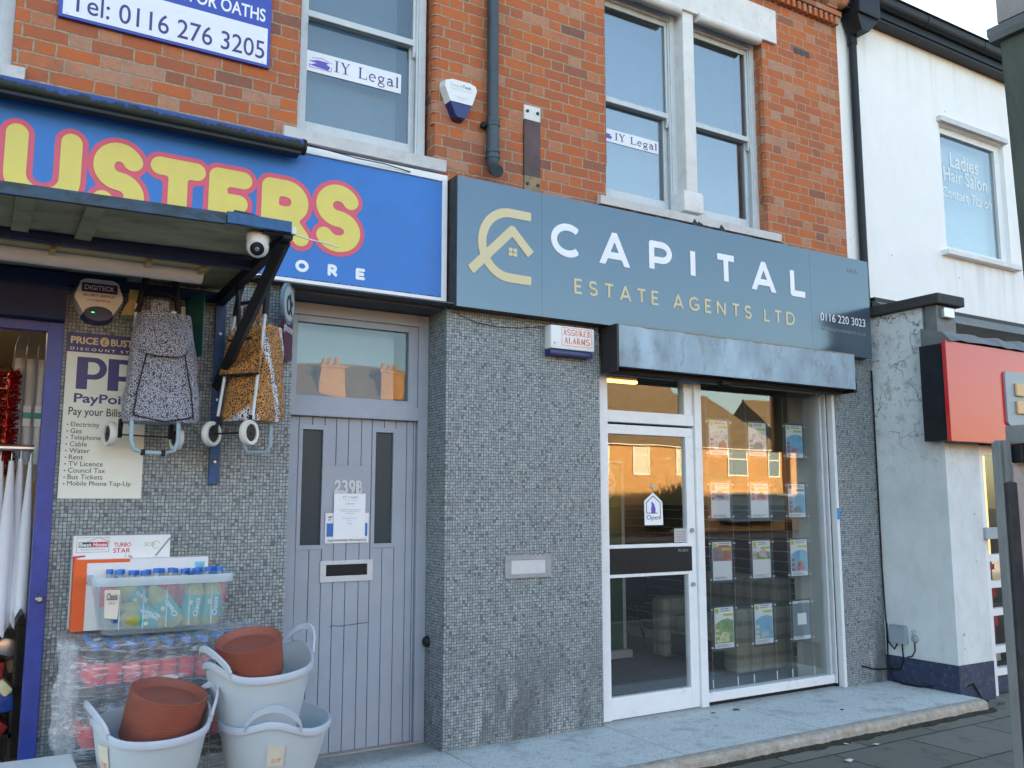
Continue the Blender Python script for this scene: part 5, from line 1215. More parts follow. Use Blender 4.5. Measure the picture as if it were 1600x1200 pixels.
for j in range(13):
    v = j / 12; row = []
    for i in range(n + 1):
        a = -1 + 2 * i / n; round_ = 1 - (.18 * abs(a) ** 5) * (1 if v > .7 else .25)
        z = 2.585 - (.235 * v) * (1 - .16 * abs(a) ** 4 * v)
        wx = (.118 + .035 * v - (.03 * max(0, v - .75) * 4) * 1.)
        row.append((-1.86 + a * wx, -.345 - .030 * math.sin(v * 2.4) * (1 - .5 * a * a) - .015 + .05 * (1 - v) ** 3 + .03 * abs(a) ** 3, z))
    rows_.append(row)
mb.v = [p for r_ in rows_ for p in r_]; mb.f = [(j * (n + 1) + i, j * (n + 1) + i + 1, (j + 1) * (n + 1) + i + 1, (j + 1) * (n + 1) + i) for j in range(12) for i in range(n)]
back = [(x, y + .012, z) for x, y, z in mb.v]; nn = len(mb.v); mb.add(back, [tuple(q_[::-1]) for q_ in mb.f])
obj('flap', wrinkle(mb, .006, 7), 'snow_leopard', T1, 80)
obj('handle_strap', MB().box(-1.93, -1.84, -.30, -.288, 2.575, 2.665, .004), 'snow_leopard', T1); obj('care_label', MB().box(-1.825, -1.80, -.302, -.299, 2.575, 2.61), 'paper', T1)
mb = MB()
for z in (2.08, 2.3, 2.5): pass
piping = [(-1.85 + x, -.37 + .03 * s_, 2.03 + .45 * s_) for x, s_ in ((-.15, 0), (-.135, .3), (-.10, .7), (-.09, 1))]
mb.tube(piping, .004, 6); mb.tube([(-3.7 - x + .0, y, z) for x, y, z in piping], .004, 6); mb.tube([(-2.0, -.365, 2.03), (-1.85, -.372, 2.0), (-1.70, -.365, 2.03)], .004, 6)
obj('piping', mb, 'black_plastic', T1)
mb = MB().tube([(-1.985, -.21, 2.60), (-1.955, -.205, 2.78), (-1.935, -.205, 2.822), (-1.90, -.205, 2.832), (-1.82, -.205, 2.818), (-1.79, -.205, 2.79), (-1.785, -.205, 2.75), (-1.772, -.21, 2.60)], .017, 12); mb.tube([(-1.965, -.207, 2.70), (-1.93, -.22, 2.725), (-1.83, -.22, 2.715), (-1.78, -.207, 2.69)], .013, 10)
obj('handle', mb, 'black_plastic', T1, True)
obj('pole', MB().tube([(-1.99, -.212, 2.65), (-2.0, -.21, 1.98)], .009, 8), 'aluminium', T1, True); obj('pole', MB().tube([(-1.772, -.212, 2.65), (-1.735, -.21, 1.98)], .009, 8), 'aluminium', T1, True)
c_ = .03
obj('stand', MB().tube([(-2.0, -.34, 2.01), (-2.0, -.35, 1.90), (-1.985, -.35, 1.853), (-1.94, -.35, 1.838), (-1.83, -.35, 1.836), (-1.785, -.35, 1.850), (-1.768, -.35, 1.90), (-1.768, -.34, 2.01)], .011, 10), 'galv', T1, True)
obj('clip', MB().box(-1.95, -1.93, -.366, -.334, 1.822, 1.854, .003).box(-1.85, -1.83, -.366, -.334, 1.820, 1.852, .003), 'black_plastic', T1)
obj('wheel_bracket', MB().prism([(-.24, 2.02), (-.19, 2.02), (-.17, 1.93), (-.20, 1.92)], 'x', -2.045, -2.025).prism([(-.24, 2.02), (-.19, 2.02), (-.17, 1.93), (-.20, 1.92)], 'x', -1.79, -1.77).tube([(-2.09, -.18, 1.94), (-1.72, -.18, 1.93)], .004, 6), 'black_plastic', T1)
wheel(T1, (-2.082, -.18, 1.94), (1, .22, 0)); wheel(T1, (-1.745, -.18, 1.93), (1, .22, 0))

T2 = thing('shopping_trolley', (-1.42, -.28, 1.85), 'orange and white tiger print shopping trolley hanging from the black canopy brace', 'trolley')
aL = Vector((.64, -.77, 0)).normalized(); mB = Vector((.77, .64, 0)).normalized(); base = Vector((-1.475, -.335, 0))
def loc2(a, m, z): s_ = (z - 1.96) / .8; return tuple(base + aL * a + mB * (m + .13 * s_) + Vector((0, 0, z)))
rings = []
for k in range(20):
    s_ = k / 19; z = 2.03 + .56 * s_; wa = .160 - .054 * s_; wm = .140 - .04 * s_
    if k == 0: wa, wm = wa * .9, wm * .85
    ring = superring(0, 0, 0, wa, wm, 36, 3.6); rings.append([loc2(x, y + wm + .015, z) for x, y, _ in ring])
obj('bag', folds(wrinkle(MB().loft(rings), .010, 4), .014, 5), 'tiger_print', T2, 60)
mb = MB(); vs = [loc2(-.10, -.022, 2.57), loc2(.10, -.022, 2.57), loc2(.13, -.03, 2.29), loc2(-.13, -.03, 2.29)]; vs += [loc2(-.10, .02, 2.575), loc2(.10, .02, 2.575), loc2(.13, -.018, 2.285), loc2(-.13, -.018, 2.285)]
mb.add(vs, [(0, 1, 2, 3), (7, 6, 5, 4), (0, 4, 5, 1), (2, 6, 7, 3), (1, 5, 6, 2), (0, 3, 7, 4)])
obj('back_flap', mb, 'tiger_print', T2)
obj('handle_strap', MB().loft([[loc2(x, y, 2.56) for x, y in ((-.07, .02), (.07, .02), (.07, .05), (-.07, .05))], [loc2(x, y, 2.70) for x, y in ((-.05, -.01), (.05, -.01), (.05, .02), (-.05, .02))]]), 'tiger_print', T2)
obj('zip', MB().tube([loc2(-.1, -.034, 2.49), loc2(0, -.036, 2.493), loc2(.05, -.034, 2.50)], .007, 6), 'black_plastic', T2)
obj('edge_trim', MB().tube([loc2(-.13, -.028, 2.288), loc2(.13, -.028, 2.288)], .007, 6), 'black_plastic', T2)
for s_ in (-1, 1): obj('pole', MB().tube([loc2(.115 * s_, -.008, 2.03), loc2(.10 * s_, -.004, 2.68)], .0095, 10), 'aluminium', T2, True)
obj('handle', MB().tube([loc2(-.10, -.004, 2.64), loc2(-.095, -.004, 2.78), loc2(-.08, -.004, 2.84), loc2(-.04, -.004, 2.868), loc2(.04, -.004, 2.868), loc2(.08, -.004, 2.84), loc2(.095, -.004, 2.78), loc2(.10, -.004, 2.64)], .017, 12).tube([loc2(-.09, 0, 2.72), loc2(.09, 0, 2.72)], .012, 8), 'black_plastic', T2, True)
mb = MB()
for s_ in (-1, 1): mb.tube([loc2(.108 * s_, -.008, 2.05), loc2(.108 * s_, -.03, 1.955)], .014, 8)
mb.tube([loc2(-.12, -.03, 1.955), loc2(.12, -.03, 1.955)], .005, 8)
obj('wheel_bracket', mb, 'black_plastic', T2)
wheel(T2, loc2(-.122, -.03, 1.955), aL, .07); wheel(T2, loc2(.122, -.03, 1.955), aL, .07)
obj('stand', MB().tube([loc2(-.09, .2, 2.04), loc2(-.09, .23, 1.9), loc2(-.06, .235, 1.865), loc2(.06, .235, 1.865), loc2(.09, .23, 1.9), loc2(.09, .2, 2.04)], .011, 10), 'galv', T2, True)

# ------------------------------------------------------------------ goods in front of the store
def bottle_proto(loc, label, grp, liquid, lab, cap, r=.04, h=.285, lz=(.10, .20)):
    x, y, z = loc; t = thing('drink_bottle', loc, label, 'bottle', grp)
    obj('bottle_body', MB().lathe([(.0, .0), (r * .85, .0), (r, .012), (r, h * .62), (r * .8, h * .74), (r * .38, h * .88), (r * .36, h * .93), (0, h * .93)], loc, 16), liquid, t, True)
    obj('cap', MB().lathe([(0, h), (r * .40, h), (r * .43, h - .006), (r * .43, h - .024), (0, h - .024)], loc, 14), cap, t, True)
    obj('label', MB().lathe([(r * 1.012, lz[0]), (r * 1.012, lz[1])], loc, 16), lab, t, True)
    return t
NX, NY = 10, 6; px_, py_ = .085, .080; X0, Y0 = -2.125, -.485
first = None
pal = solo('pallet_board', MB().box(-2.18, -1.32, -.53, -.03, .002, .03), 'cardboard', 'flattened card base under the film wrapped cola bottles', 'board')
for lay, z in enumerate((.032, .322, .612)):
    for i in range(NX):
        for j in range(NY):
            if not (j == 0 or i == 0 or (lay == 2 and (j <= 3))): continue
            if lay == 0 and i > 1: continue
            p = (X0 + i * px_ + rnd.uniform(-.003, .003), Y0 + j * py_, z)
            l = 'red labelled cola bottle inside the film wrapped stack'
            if first is None: first = bottle_proto(p, l, 'cola bottles in the wrapped stack', 'cola', 'label_red', 'cap_blue')
            else: copy_tree(first, p)
# shrink film over the stack
bm = bmesh.new(); from mathutils import noise as mnz
bmesh.ops.create_grid(bm, x_segments=2, y_segments=2, size=1); bm.free()
mb = MB(); ring = []; n = 120
zs = [.03 + .03 * k for k in range(30)]
def filmring(z, k=1.):
    out = []
    for (x, y, _) in superring(-1.765, -.285, 0, .478 * k, .272 * k, n, 6.):
        v = Vector((x * 2, y * 2, z * 14)); nrm = Vector((x + 1.765, y + .285, 0)).normalized()
        a = (.022 + .035 * max(0., (-2.05 - x) * 5)) * mnz.noise(v + Vector((3, 1, 0))) + .012 * mnz.noise(v * 3) + .02 * mnz.noise(Vector((x * 18, y * 18, z * 2)))
        out.append((x + nrm.x * a, y + nrm.y * a, z + .006 * mnz.noise(v * 2)))
    return out
rings = [filmring(z) for z in zs] + [[(x, y, .915 + .02 * mnz.noise(Vector((x * 9, y * 9, 0))) + .012 * mnz.noise(Vector((x * 30, y * 30, 0)))) for x, y, _ in filmring(.9, k)] for k in (1., .93, .86, .78, .7, .6, .5, .4, .3, .2, .1)]
mb.loft(rings, cap=False)
# loose bunched film at the left edge
for k in range(4):
    xa = -2.20 - .015 * k
    pts = [(xa + .03 * mnz.noise(Vector((k, z * 6, 1))), -.30 + .03 * k + .04 * mnz.noise(Vector((k, 2, z * 5))), z) for z in [.35 + .05 * i for i in range(12)]]
    mb.tube(pts, [.010 + .026 * abs(math.sin(i / 11 * math.pi)) ** .5 for i in range(12)], 8)
solo('stretch_film', mb, 'shrink_film', 'crinkled clear stretch film wrapped round the cola bottle stack', 'film', smooth=80)

# boxes behind the storage bin
TB = thing('kettle_box', (-1.965, -.06, .93), 'white upright TURBO STAR appliance box leaning on the mosaic', 'box')
obj('carton', MB().box(-2.215, -1.735, -.10, -.03, .93, 1.405), 'white_card', TB); obj('top_flap', MB().box(-2.215, -1.735, -.10, -.03, 1.4055, 1.409), 'ink_grey', TB)
fr_ = W(-.10)
mb = MB(); text(mb, 'TURBO', -2.02, -1.935, 1.345, 1.367, fr_, .001, .012); text(mb, 'STAR', -2.022, -1.937, 1.313, 1.337, fr_, .001, .012)
obj('red_lettering', mb, 'ink_red', TB)
mb = MB().box(-2.19, -2.125, -.1012, -.1004, 1.345, 1.372); obj('black_logo', mb, 'ink_dark', TB); mb = MB().box(-2.125, -2.05, -.1012, -.1004, 1.345, 1.372); obj('red_logo', mb, 'ink_red', TB)
mb = MB(); text(mb, 'Best', -2.187, -2.128, 1.349, 1.369, fr_, .002, .02); text(mb, 'House', -2.122, -2.055, 1.349, 1.369, fr_, .002, .02, .2); obj('logo_lettering', mb, 'letter_white', TB)
mb = MB(); text(mb, 'Another First Product', -2.18, -2.06, 1.330, 1.338, fr_, .001)
V, F, E_ = strokes_mesh([[(-2.15, 1.374), (-2.095, 1.396), (-2.04, 1.372)]], .003, False, 20); add_flat(mb, V, F, E_, fr_, 0, .001)
V, F, E_ = strokes_mesh([[(-2.20, 1.32), (-2.045, 1.32), (-2.045, 1.395), (-2.20, 1.395), (-2.20, 1.32)]], .002, False, 60); add_flat(mb, V, F, E_, fr_, 0, .0008)
text(mb, '2 L', -1.965, -1.935, 1.29, 1.305, fr_, .001); obj('small_lettering', mb, 'ink_grey', TB)
mb = MB(); text(mb, 'ECO', -1.865, -1.815, 1.345, 1.365, fr_, .001); V, F, E_ = strokes_mesh([arc(-1.808, 1.352, .02, .02, 20, 320, 18)], .003, False, 24); add_flat(mb, V, F, E_, fr_, 0, .001); obj('eco_mark', mb, 'poster_green', TB)
mb = MB().prism([(-2.215, 1.30), (-2.16, 1.305), (-2.15, 1.298), (-2.215, 1.288)], 'y', -.1015, -.1002); mb.add([fr_.p(-1.81 + .035 * math.cos(R(a)), 1.27 + .035 * math.sin(R(a)), .001) for a in range(175, 366, 12)], [tuple(range(16))]); obj('red_picture', mb, 'ink_red', TB)
mb = MB(); V, F, E_ = strokes_mesh([[(-1.81, 1.29), (-1.735, 1.39)], [(-1.94, 1.30), (-1.89, 1.24)]], .009, False, 24); add_flat(mb, V, F, E_, fr_, 0, .0018); V, F, E_ = strokes_mesh([arc(-1.81, 1.27, .038, .04, -200, 20, 20)], .003, False, 24); add_flat(mb, V, F, E_, fr_, 0, .0016); obj('grey_picture', mb, 'ink_grey', TB)
OB = thing('appliance_box', (-1.9, -.18, .93), 'flat white carton with orange end standing between the upright box and the storage bin', 'box')
obj('carton', MB().box(-2.20, -1.55, -.20, -.105, .93, 1.285), 'white_card', OB); obj('orange_end', MB().box(-2.214, -2.2005, -.205, -.104, .93, 1.29), 'orange_card', OB); obj('orange_front', MB().box(-2.2005, -2.155, -.2035, -.2005, .93, 1.27), 'orange_card', OB); obj('orange_stripe', MB().box(-2.2, -1.95, -.2025, -.2005, 1.27, 1.287), 'orange_card', OB)
obj('side_print', MB().box(-1.62, -1.57, -.2025, -.2005, 1.20, 1.26), 'poster_sky', OB)
solo('brown_carton', MB().box(-1.70, -1.52, -.10, -.02, .93, 1.27), 'cardboard', 'brown carton behind the right end of the storage bin', 'box')
# translucent storage bin with bottles
BN = thing('storage_bin', (-1.81, -.33, .93), 'translucent plastic storage bin full of juice bottles on the wrapped stack', 'bin')
def binring(z, k, dx=0, dy=0): return superring(-1.815, -.335, z, (.275 + k), (.125 + k * .5), 48, 7)
rings = [binring(.932, 0.), binring(.945, .008), binring(1.15, .045), binring(1.172, .05), binring(1.172, .046), binring(.955, .002)]
obj('tub', MB().loft(rings), 'bin_plastic', BN, 50)
obj('rim', MB().loft([binring(1.168, .051), binring(1.170, .068), binring(1.206, .073), binring(1.212, .070), binring(1.212, .060), binring(1.175, .048), binring(1.168, .051)], cap=False), 'bin_rim', BN, 40)
mb = MB()
for k in range(5): mb.box(-2.03 + k * .11, -2.024 + k * .11, -.4635 - .012, -.4625 - .012, .96, 1.15)
obj('rib', mb, 'bin_rim', BN)
obj('price_card', (lambda m: m.add([(-2.10, -.487, 1.155), (-2.03, -.487, 1.152), (-2.035, -.478, 1.01), (-2.095, -.478, 1.02)], [(0, 1, 2, 3)]))(MB()), 'card_paper', BN)
mb = MB(); text(mb, 'Oasis', -2.09, -2.04, 1.105, 1.14, Frame((0, -.4845, 0)), .006, .01, .2); text(mb, '2 for £1', -2.08, -2.05, 1.085, 1.097, Frame((0, -.482, 0)), .006); obj('card_lettering', mb, 'ink_dark', BN)
fj = None
def juice(loc, rot, label, grp='juice bottles in the storage bin'):
    global fj
    if fj is None:
        fj = bottle_proto(loc, label, grp, 'juice', 'label_teal', 'cap_navy', .052, .262, (.04, .15)); o = fj
        x, y, z = loc; mb = MB(); text(mb, 'Oasis', 0, .095, -.012, .012, Frame((x + .012, y - .0545, z + .045), (0, 0, 1), (-1, 0, 0)), .001, .015); obj('label_lettering', mb, 'letter_white', fj)
        obj('label_fruit', MB().add([(x - .018 + .010 * math.cos(a), y - .0532, z + .115 + .012 * math.sin(a)) for a in [k * .52 for k in range(12)]], [tuple(range(12))]), 'label_cream', fj)
    else: o = copy_tree(fj, loc, label)
    o.rotation_euler = rot; return o
JL = [((-1.58, -.40, .955), (0, .05, 0), 'upright juice bottle at the right end of the bin'), ((-1.68, -.40, .955), (0, .12, 0), 'juice bottle leaning slightly, second from the right end of the bin'),
      ((-1.74, -.405, .965), (0, -.62, 0), 'juice bottle tipped left in the middle of the bin'), ((-1.80, -.40, .985), (0, -1.25, 0), 'juice bottle lying low with its cap towards the price card'),
      ((-1.84, -.33, 1.03), (0, -.9, 0), 'juice bottle lying high above the tipped ones'), ((-1.80, -.385, .99), (0, -1.5, .25), 'juice bottle flat on the bin floor'),
      ((-1.63, -.30, .96), (0, -.1, 0), 'juice bottle behind the right end pair'), ((-1.79, -.30, 1.06), (0, -1.35, -.1), 'juice bottle lying behind the price card')]
for l_, r_, t_ in JL: juice(l_, r_, t_)
k = 0
for i in range(9):
    for y in (-.225, -.275):
        if k == 18: break
        x = -2.05 + i * .065 + (.03 if y < -.25 else 0) + rnd.uniform(-.008, .008)
        o = copy_tree(first, (x, y + rnd.uniform(-.01, .01), .942 + rnd.uniform(0, .012)), 'bright blue capped bottle standing at the back of the storage bin'); o['group'] = 'blue capped bottles standing in the bin'
        k += 1
for o in list(bpy.data.objects):
    if o.get('group') == 'blue capped bottles standing in the bin':
        for ch in o.children:
            if ch.name.startswith('bottle_body'):
                ch.data = ch.data.copy(); ch.data.materials[0] = M['bottle_clear']

# flexi tubs
def tub(loc, rt, rb, h, hand, label, tilt=(0, 0), card=None):
    """tub with a wavy rim that rises into two handle loops at angle hand"""
    t = thing('flexible_tub', loc, label, 'tub', 'pale grey flexible tubs'); n = 72; mb = MB(); lip = MB(); hb = MB()
    def rimz(a):
        d_ = math.cos(a - hand); return .052 * abs(d_) ** 9
    outer = []; x, y, z = loc
    for k in range(12):
        s_ = k / 11; rr_ = rb + (rt - rb) * s_ ** .85
        outer.append([(x + rr_ * math.cos(a), y + rr_ * math.sin(a), z + (h + rimz(a)) * s_ + (.0 if k else 0)) for a in [2 * math.pi * j / n for j in range(n)]])
    inner = [[(x + (px - x) * .975, y + (py - y) * .975, max(pz, z + .008)) for px, py, pz in r_] for r_ in outer[::-1]]
    mb.loft(outer + inner, cap=True)
    obj('body', mb, 'tub', t, 50)
    rr_ = rt + .006
    lo = [[(x + (rr_ + dr) * math.cos(a), y + (rr_ + dr) * math.sin(a), z + h + rimz(a) + dz) for a in [2 * math.pi * j / n for j in range(n)]] for dr, dz in ((-.007, -.032), (0, -.030), (.002, -.004), (-.003, .003), (-.010, .002))]
    obj('rim', lip.loft(lo, cap=False), 'tub_rim', t, 50)
    for s_ in (0, math.pi):
        hm = MB(); path = []; m_ = 22
        for i in range(m_ + 1):
            q_ = -1 + 2 * i / m_; a = hand + s_ + q_ * .50; up = .074 * (1 - q_ ** 2) ** .62; out = .028 * (1 - q_ ** 2)
            path.append((x + (rr_ + out) * math.cos(a), y + (rr_ + out) * math.sin(a), z + h + rimz(a) + up - .004))
        # flat band
        ring_in = []; 
        for dr, dz in ((-.006, -.015), (.006, -.015), (.008, .012), (-.004, .014)):
            ring_in.append([(p_[0] + dr * math.cos(hand + s_), p_[1] + dr * math.sin(hand + s_), p_[2] + dz) for p_ in path])
        for i in range(4):
            A, B_ = ring_in[i], ring_in[(i + 1) % 4]; hm.add(A + B_, [(k, k + 1, m_ + 1 + k + 1, m_ + 1 + k) for k in range(m_)])
        obj('handle', hm, 'tub_rim', t, 60)
    t.rotation_euler = (tilt[0], tilt[1], 0)
    if card:
        ca, cz, cw, ch_, txt = card; rc = lambda zz: rb + (rt - rb) * ((zz) / h) ** .85 + .003
        vs = [(x + rc(zz) * math.cos(ca + da), y + rc(zz) * math.sin(ca + da), z + zz) for zz in (cz, cz + ch_) for da in (-cw, -cw / 3, cw / 3, cw)]
        cd = obj('price_card', MB().add(vs, [(0, 1, 5, 4), (1, 2, 6, 5), (2, 3, 7, 6)]), 'card_paper', t)
        cc = Vector((x + (rc(cz) + .003) * math.cos(ca), y + (rc(cz) + .003) * math.sin(ca), z + cz)); f_ = Frame(cc, (-math.sin(ca), math.cos(ca), 0), (0, 0, 1)); mb = MB()
        Lw = cw * rt * .8
        text(mb, txt[0], -Lw, Lw, ch_ * .62, ch_ * .8, f_, .004); text(mb, txt[1], -Lw * .5, Lw * .7, ch_ * .2, ch_ * .45, f_, .005, 0, .2); obj('card_lettering', mb, 'ink_orange', cd)
    return t
tub((-1.935, -.92, .27), .245, .175, .345, R(190), 'pale grey flexible tub holding the larger leaning saucer stack', (R(7), R(0)), (R(208), .19, .14, .12, ('Tubs', '99p')))
tub((-1.372, -.86, .21), .262, .175, .345, R(252), 'lowest pale grey flexible tub with a taped price card on its front', (R(5), R(2)), (R(257), .19, .16, .10, ('2 Handles', '£7.99')))
tub((-1.425, -.84, .47), .252, .17, .345, R(198), 'upper pale grey flexible tub nested in the lower one, holding terracotta saucers', (R(6), R(-3)))
solo('display_bench', MB().box(-2.25, -1.1, -1.14, -.62, .16, .205).box(-2.2, -2.15, -1.1, -.66, .0, .16).box(-1.2, -1.15, -1.1, -.66, .0, .16).box(-2.2, -1.62, -1.14, -.62, .206, .265), 'wood_floor', 'low wooden bench under the pale grey tubs', 'bench')
def saucers(c, axis, r, n_, step, grp, lab):
    ax = Vector(axis).normalized(); q0 = ax.to_track_quat('Z', 'Y').to_euler(); f_ = None
    for k in range(n_):
        p = Vector(c) + ax * (k * step)
        if f_ is None:
            pr = [(.001, 0), (r * .86, 0), (r * .92, .004), (r * .985, .030), (r, .036), (r * .995, .043), (r * .95, .043), (r * .91, .036), (r * .83, .014), (r * .80, .011), (r * .70, .0115), (.001, .012)]
            mb = MB().lathe(pr, (0, 0, 0), 48)
            for a in (.6, 2.7, 4.8): mb.box(-.004, .004, r * .25, r * .5, .0115, .014).xf(Matrix.Identity(4)) if False else None
            f_ = solo('plant_saucer', mb, 'terracotta', lab, 'saucer', grp, 45); f_.location = p; o = f_
        else: o = f_.copy(); COL.objects.link(o); o.location = p
        o.rotation_euler = q0
    o['label'] = lab.replace('in the leaning stack', 'lying on top of the stack')
saucers((-1.90, -.90, .50), (.16, -.20, 1), .17, 17, .0125, 'saucers stacked in the front tub', 'terracotta plant saucer in the leaning stack in the front tub')
saucers((-1.475, -.87, .745), (-.17, -.22, 1), .155, 13, .0125, 'saucers stacked in the upper tub', 'terracotta plant saucer in the leaning stack in the upper tub')
wbx = thing('plastic_box', (-2.5, -1.05, .2), 'white plastic box lid at the bottom corner of the picture', 'box')
obj('lid', MB().box(-2.95, -2.235, -1.35, -.80, .455, .485, .01), 'white_plastic', wbx); obj('box_body', MB().box(-2.92, -2.26, -1.32, -.83, -.084, .455, .02), 'white_plastic', wbx)

# ------------------------------------------------------------------ estate agent window display
tags = {(0, 0): 'poster with red sketch and lime corner', (0, 1): 'poster with faint grey house sketch and lime corner', (0, 2): 'poster with bright blue house picture',
        (1, 0): 'poster with pink picture over a white text half', (1, 1): 'poster with pink brick picture and small photo', (1, 2): 'poster with slate blue picture band',
        (2, 0): 'poster with red brick terrace over a slate band', (2, 1): 'poster with pink cottage and green lawn', (2, 2): 'poster with red house on lime ground',
        (3, 0): 'poster with cream house and lime title', (3, 1): 'poster with white cottage under blue sky', (3, 2): 'poster of slate blue with white notice in the middle'}
cx0 = (2.529, 2.985, 3.447); zt0 = (2.285, 1.763, 1.277, .75)
for (r_, c_), lab in tags.items():
    x0 = cx0[c_]; x1 = x0 + .258; z1 = zt0[r_]; z0 = z1 - (.335, .338, .358, .372)[r_]; y = .18
    t = thing('poster_holder', ((x0 + x1) / 2, y, z0), lab + ' hanging in the agent window', 'poster', 'property posters in the agent window')
    obj('acrylic', MB().box(x0, x1, y - .004, y - .001, z0, z1), 'acrylic', t)
    px0, px1, pz0, pz1 = x0 + .024, x1 - .024, z0 + .026, z1 - .022
    obj('sheet', MB().box(px0, px1, y, y + .002, pz0, pz1), 'paper', t)
    obj('backing', MB().box(x0 + .006, x1 - .006, y + .003, y + .006, z0 + .006, z1 - .006), 'poster_frame', t)
    q = random.Random(r_ * 7 + c_); f_ = W(y); W_, H_ = px1 - px0, pz1 - pz0
    A, B_, C_ = MB(), MB(), MB()
    spec = {(0, 0): ('poster_print', 'poster_brick', 'poster_lime'), (0, 1): ('poster_print', 'poster_slate', 'poster_lime'), (0, 2): ('poster_sky', 'poster_brick', 'poster_lime'), (1, 0): ('poster_pink', 'poster_slate', 'poster_lime'), (1, 1): ('poster_pink', 'poster_brick', 'poster_lime'),
            (1, 2): ('poster_sky', 'poster_slate', 'poster_slate'), (2, 0): ('poster_brick', 'poster_slate', 'poster_lime'), (2, 1): ('poster_green', 'poster_pink', 'poster_lime'), (2, 2): ('poster_sky', 'poster_brick', 'poster_lime'), (3, 0): ('poster_green', 'poster_cream', 'poster_lime'), (3, 1): ('poster_sky', 'poster_cream', 'poster_lime'), (3, 2): ('poster_slate', 'paper', 'poster_slate')}[(r_, c_)]
    if (r_, c_) == (3, 2):
        A.box(px0, px1, y - .0008, y - .0001, pz0 + .03, pz1 - .02); B_.box(px0 + W_ * .25, px0 + W_ * .78, y - .0016, y - .0009, pz0 + H_ * .38, pz0 + H_ * .68)
    else:
        top = pz1 - H_ * .28 if r_ != 2 or c_ else pz1 - H_ * .08; bot = pz0 + H_ * (.12 if r_ in (0, 3) or c_ == 2 else .5)
        A.add([f_.p(px0 + W_ * a, bot + (top - bot) * b_, .0006) for a, b_ in ((.02, .0), (.98, .0), (.98, .9), (.7, 1.), (.35, .95), (.02, .8))], [(0, 1, 2, 3, 4, 5)])
        hx = px0 + W_ * q.uniform(.3, .5); hz = bot + .01
        hw_, hh_ = W_ * q.uniform(.3, .5), H_ * q.uniform(.12, .24)
        sh = (r_ * 3 + c_) % 4
        if sh == 0: B_.prism([(hx, hz), (hx + hw_, hz), (hx + hw_, hz + hh_), (hx + hw_ * .5, hz + hh_ * 1.6), (hx, hz + hh_)], 'y', y - .0016, y - .0009)
        elif sh == 1: B_.prism([(hx - .02, hz), (hx + hw_, hz), (hx + hw_, hz + hh_ * .8), (hx + hw_ * .8, hz + hh_ * 1.25), (hx + hw_ * .2, hz + hh_ * 1.25), (hx - .02, hz + hh_ * .7)], 'y', y - .0016, y - .0009)
        elif sh == 2:
            for kk in range(3): B_.prism([(hx + kk * .03 - .03, hz + .01 * kk), (hx + kk * .03 - .006, hz + .01 * kk), (hx + kk * .03 - .006, hz + hh_ * q.uniform(.5, 1.2)), (hx + kk * .03 - .018, hz + hh_ * q.uniform(1.2, 1.5)), (hx + kk * .03 - .03, hz + hh_ * .6)], 'y', y - .0016, y - .0009)
        else: B_.prism([(hx - .03, hz + .02), (hx + hw_, hz), (hx + hw_ * .9, hz + hh_), (hx + hw_ * .3, hz + hh_ * 1.3), (hx - .02, hz + hh_ * .9)], 'y', y - .0016, y - .0009)
        for k in range(3): B_.box(px0 + W_ * .04, px0 + W_ * .22, y - .0016, y - .0009, bot + H_ * (.02 + .13 * k), bot + H_ * (.10 + .13 * k))
        C_.box(px0 + W_ * .45, px0 + W_ * .95, y - .0016, y - .0009, pz1 - H_ * .22, pz1 - H_ * .16); C_.box(px0 + W_ * .03, px0 + W_ * .22, y - .0016, y - .0009, pz1 - H_ * .14, pz1 - H_ * .03)
        obj('title_bar', C_, spec[2], t)
    obj('picture', A, spec[0], t); obj('house_picture', B_, spec[1], t)
    D_ = MB()
    for k in range(3): D_.box(px0 + W_ * .08, px1 - W_ * q.uniform(.1, .4), y - .0016, y - .0009, pz0 + H_ * (.03 + .025 * k), pz0 + H_ * (.04 + .025 * k))
    for k in range(2): D_.box(px0 + W_ * .3, px1 - W_ * q.uniform(.05, .3), y - .0016, y - .0009, pz1 - H_ * (.05 + .05 * k), pz1 - H_ * (.03 + .05 * k))
    obj('text_lines', D_, 'poster_slate', t)
    E2 = MB()
    for x in (x0 - .012, x1 + .004):
        for z in (z0 + .03, z1 - .04): E2.box(x, x + .010, y - .008, y + .008, z, z + .012)
    obj('clip', E2, 'letter_white', t)
for i, x in enumerate((2.520, 2.795, 2.980, 3.252, 3.440, 3.714)):
    t = thing('display_cable', (x, .182, .10), ('first', 'second', 'third', 'fourth', 'fifth', 'sixth')[i] + ' vertical display wire from the shop door holding the window posters', 'cable', 'display wires in the agent window')
    obj('wire', MB().tube([(x, .182, .10), (x, .182, 2.58)], .0014, 5), 'slat_line', t); obj('foot', MB().tube([(x, .182, .10), (x, .182, .165)], .006, 8), 'white_plastic', t)
OP = thing('open_tag', (1.87, .101, 1.40), 'house shaped white Open tag hanging in the shop door glass', 'sign')
yo = .100
obj('board', MB().prism([(1.778, 1.405), (1.963, 1.405), (1.958, 1.585), (1.865, 1.657), (1.776, 1.59)], 'y', yo, yo + .003), 'paper', OP)
mb = MB(); f_ = W(yo)
V, F, E_ = strokes_mesh([[(1.905, 1.497), (1.798, 1.497), (1.798, 1.577), (1.865, 1.63), (1.935, 1.577), (1.935, 1.45)]], .006, False, 50); add_flat(mb, V, F, E_, f_, 0, .001)
text(mb, 'Open', 1.796, 1.93, 1.437, 1.482, f_, .001, .004); obj('lettering', mb, 'ink_dark', OP)
mb = MB().prism([(1.845, 1.499), (1.885, 1.499), (1.888, 1.53), (1.875, 1.565), (1.855, 1.585), (1.845, 1.58), (1.85, 1.555), (1.842, 1.53)], 'y', yo - .0015, yo - .0002); obj('cat_emblem', mb, 'purple_ink', OP)
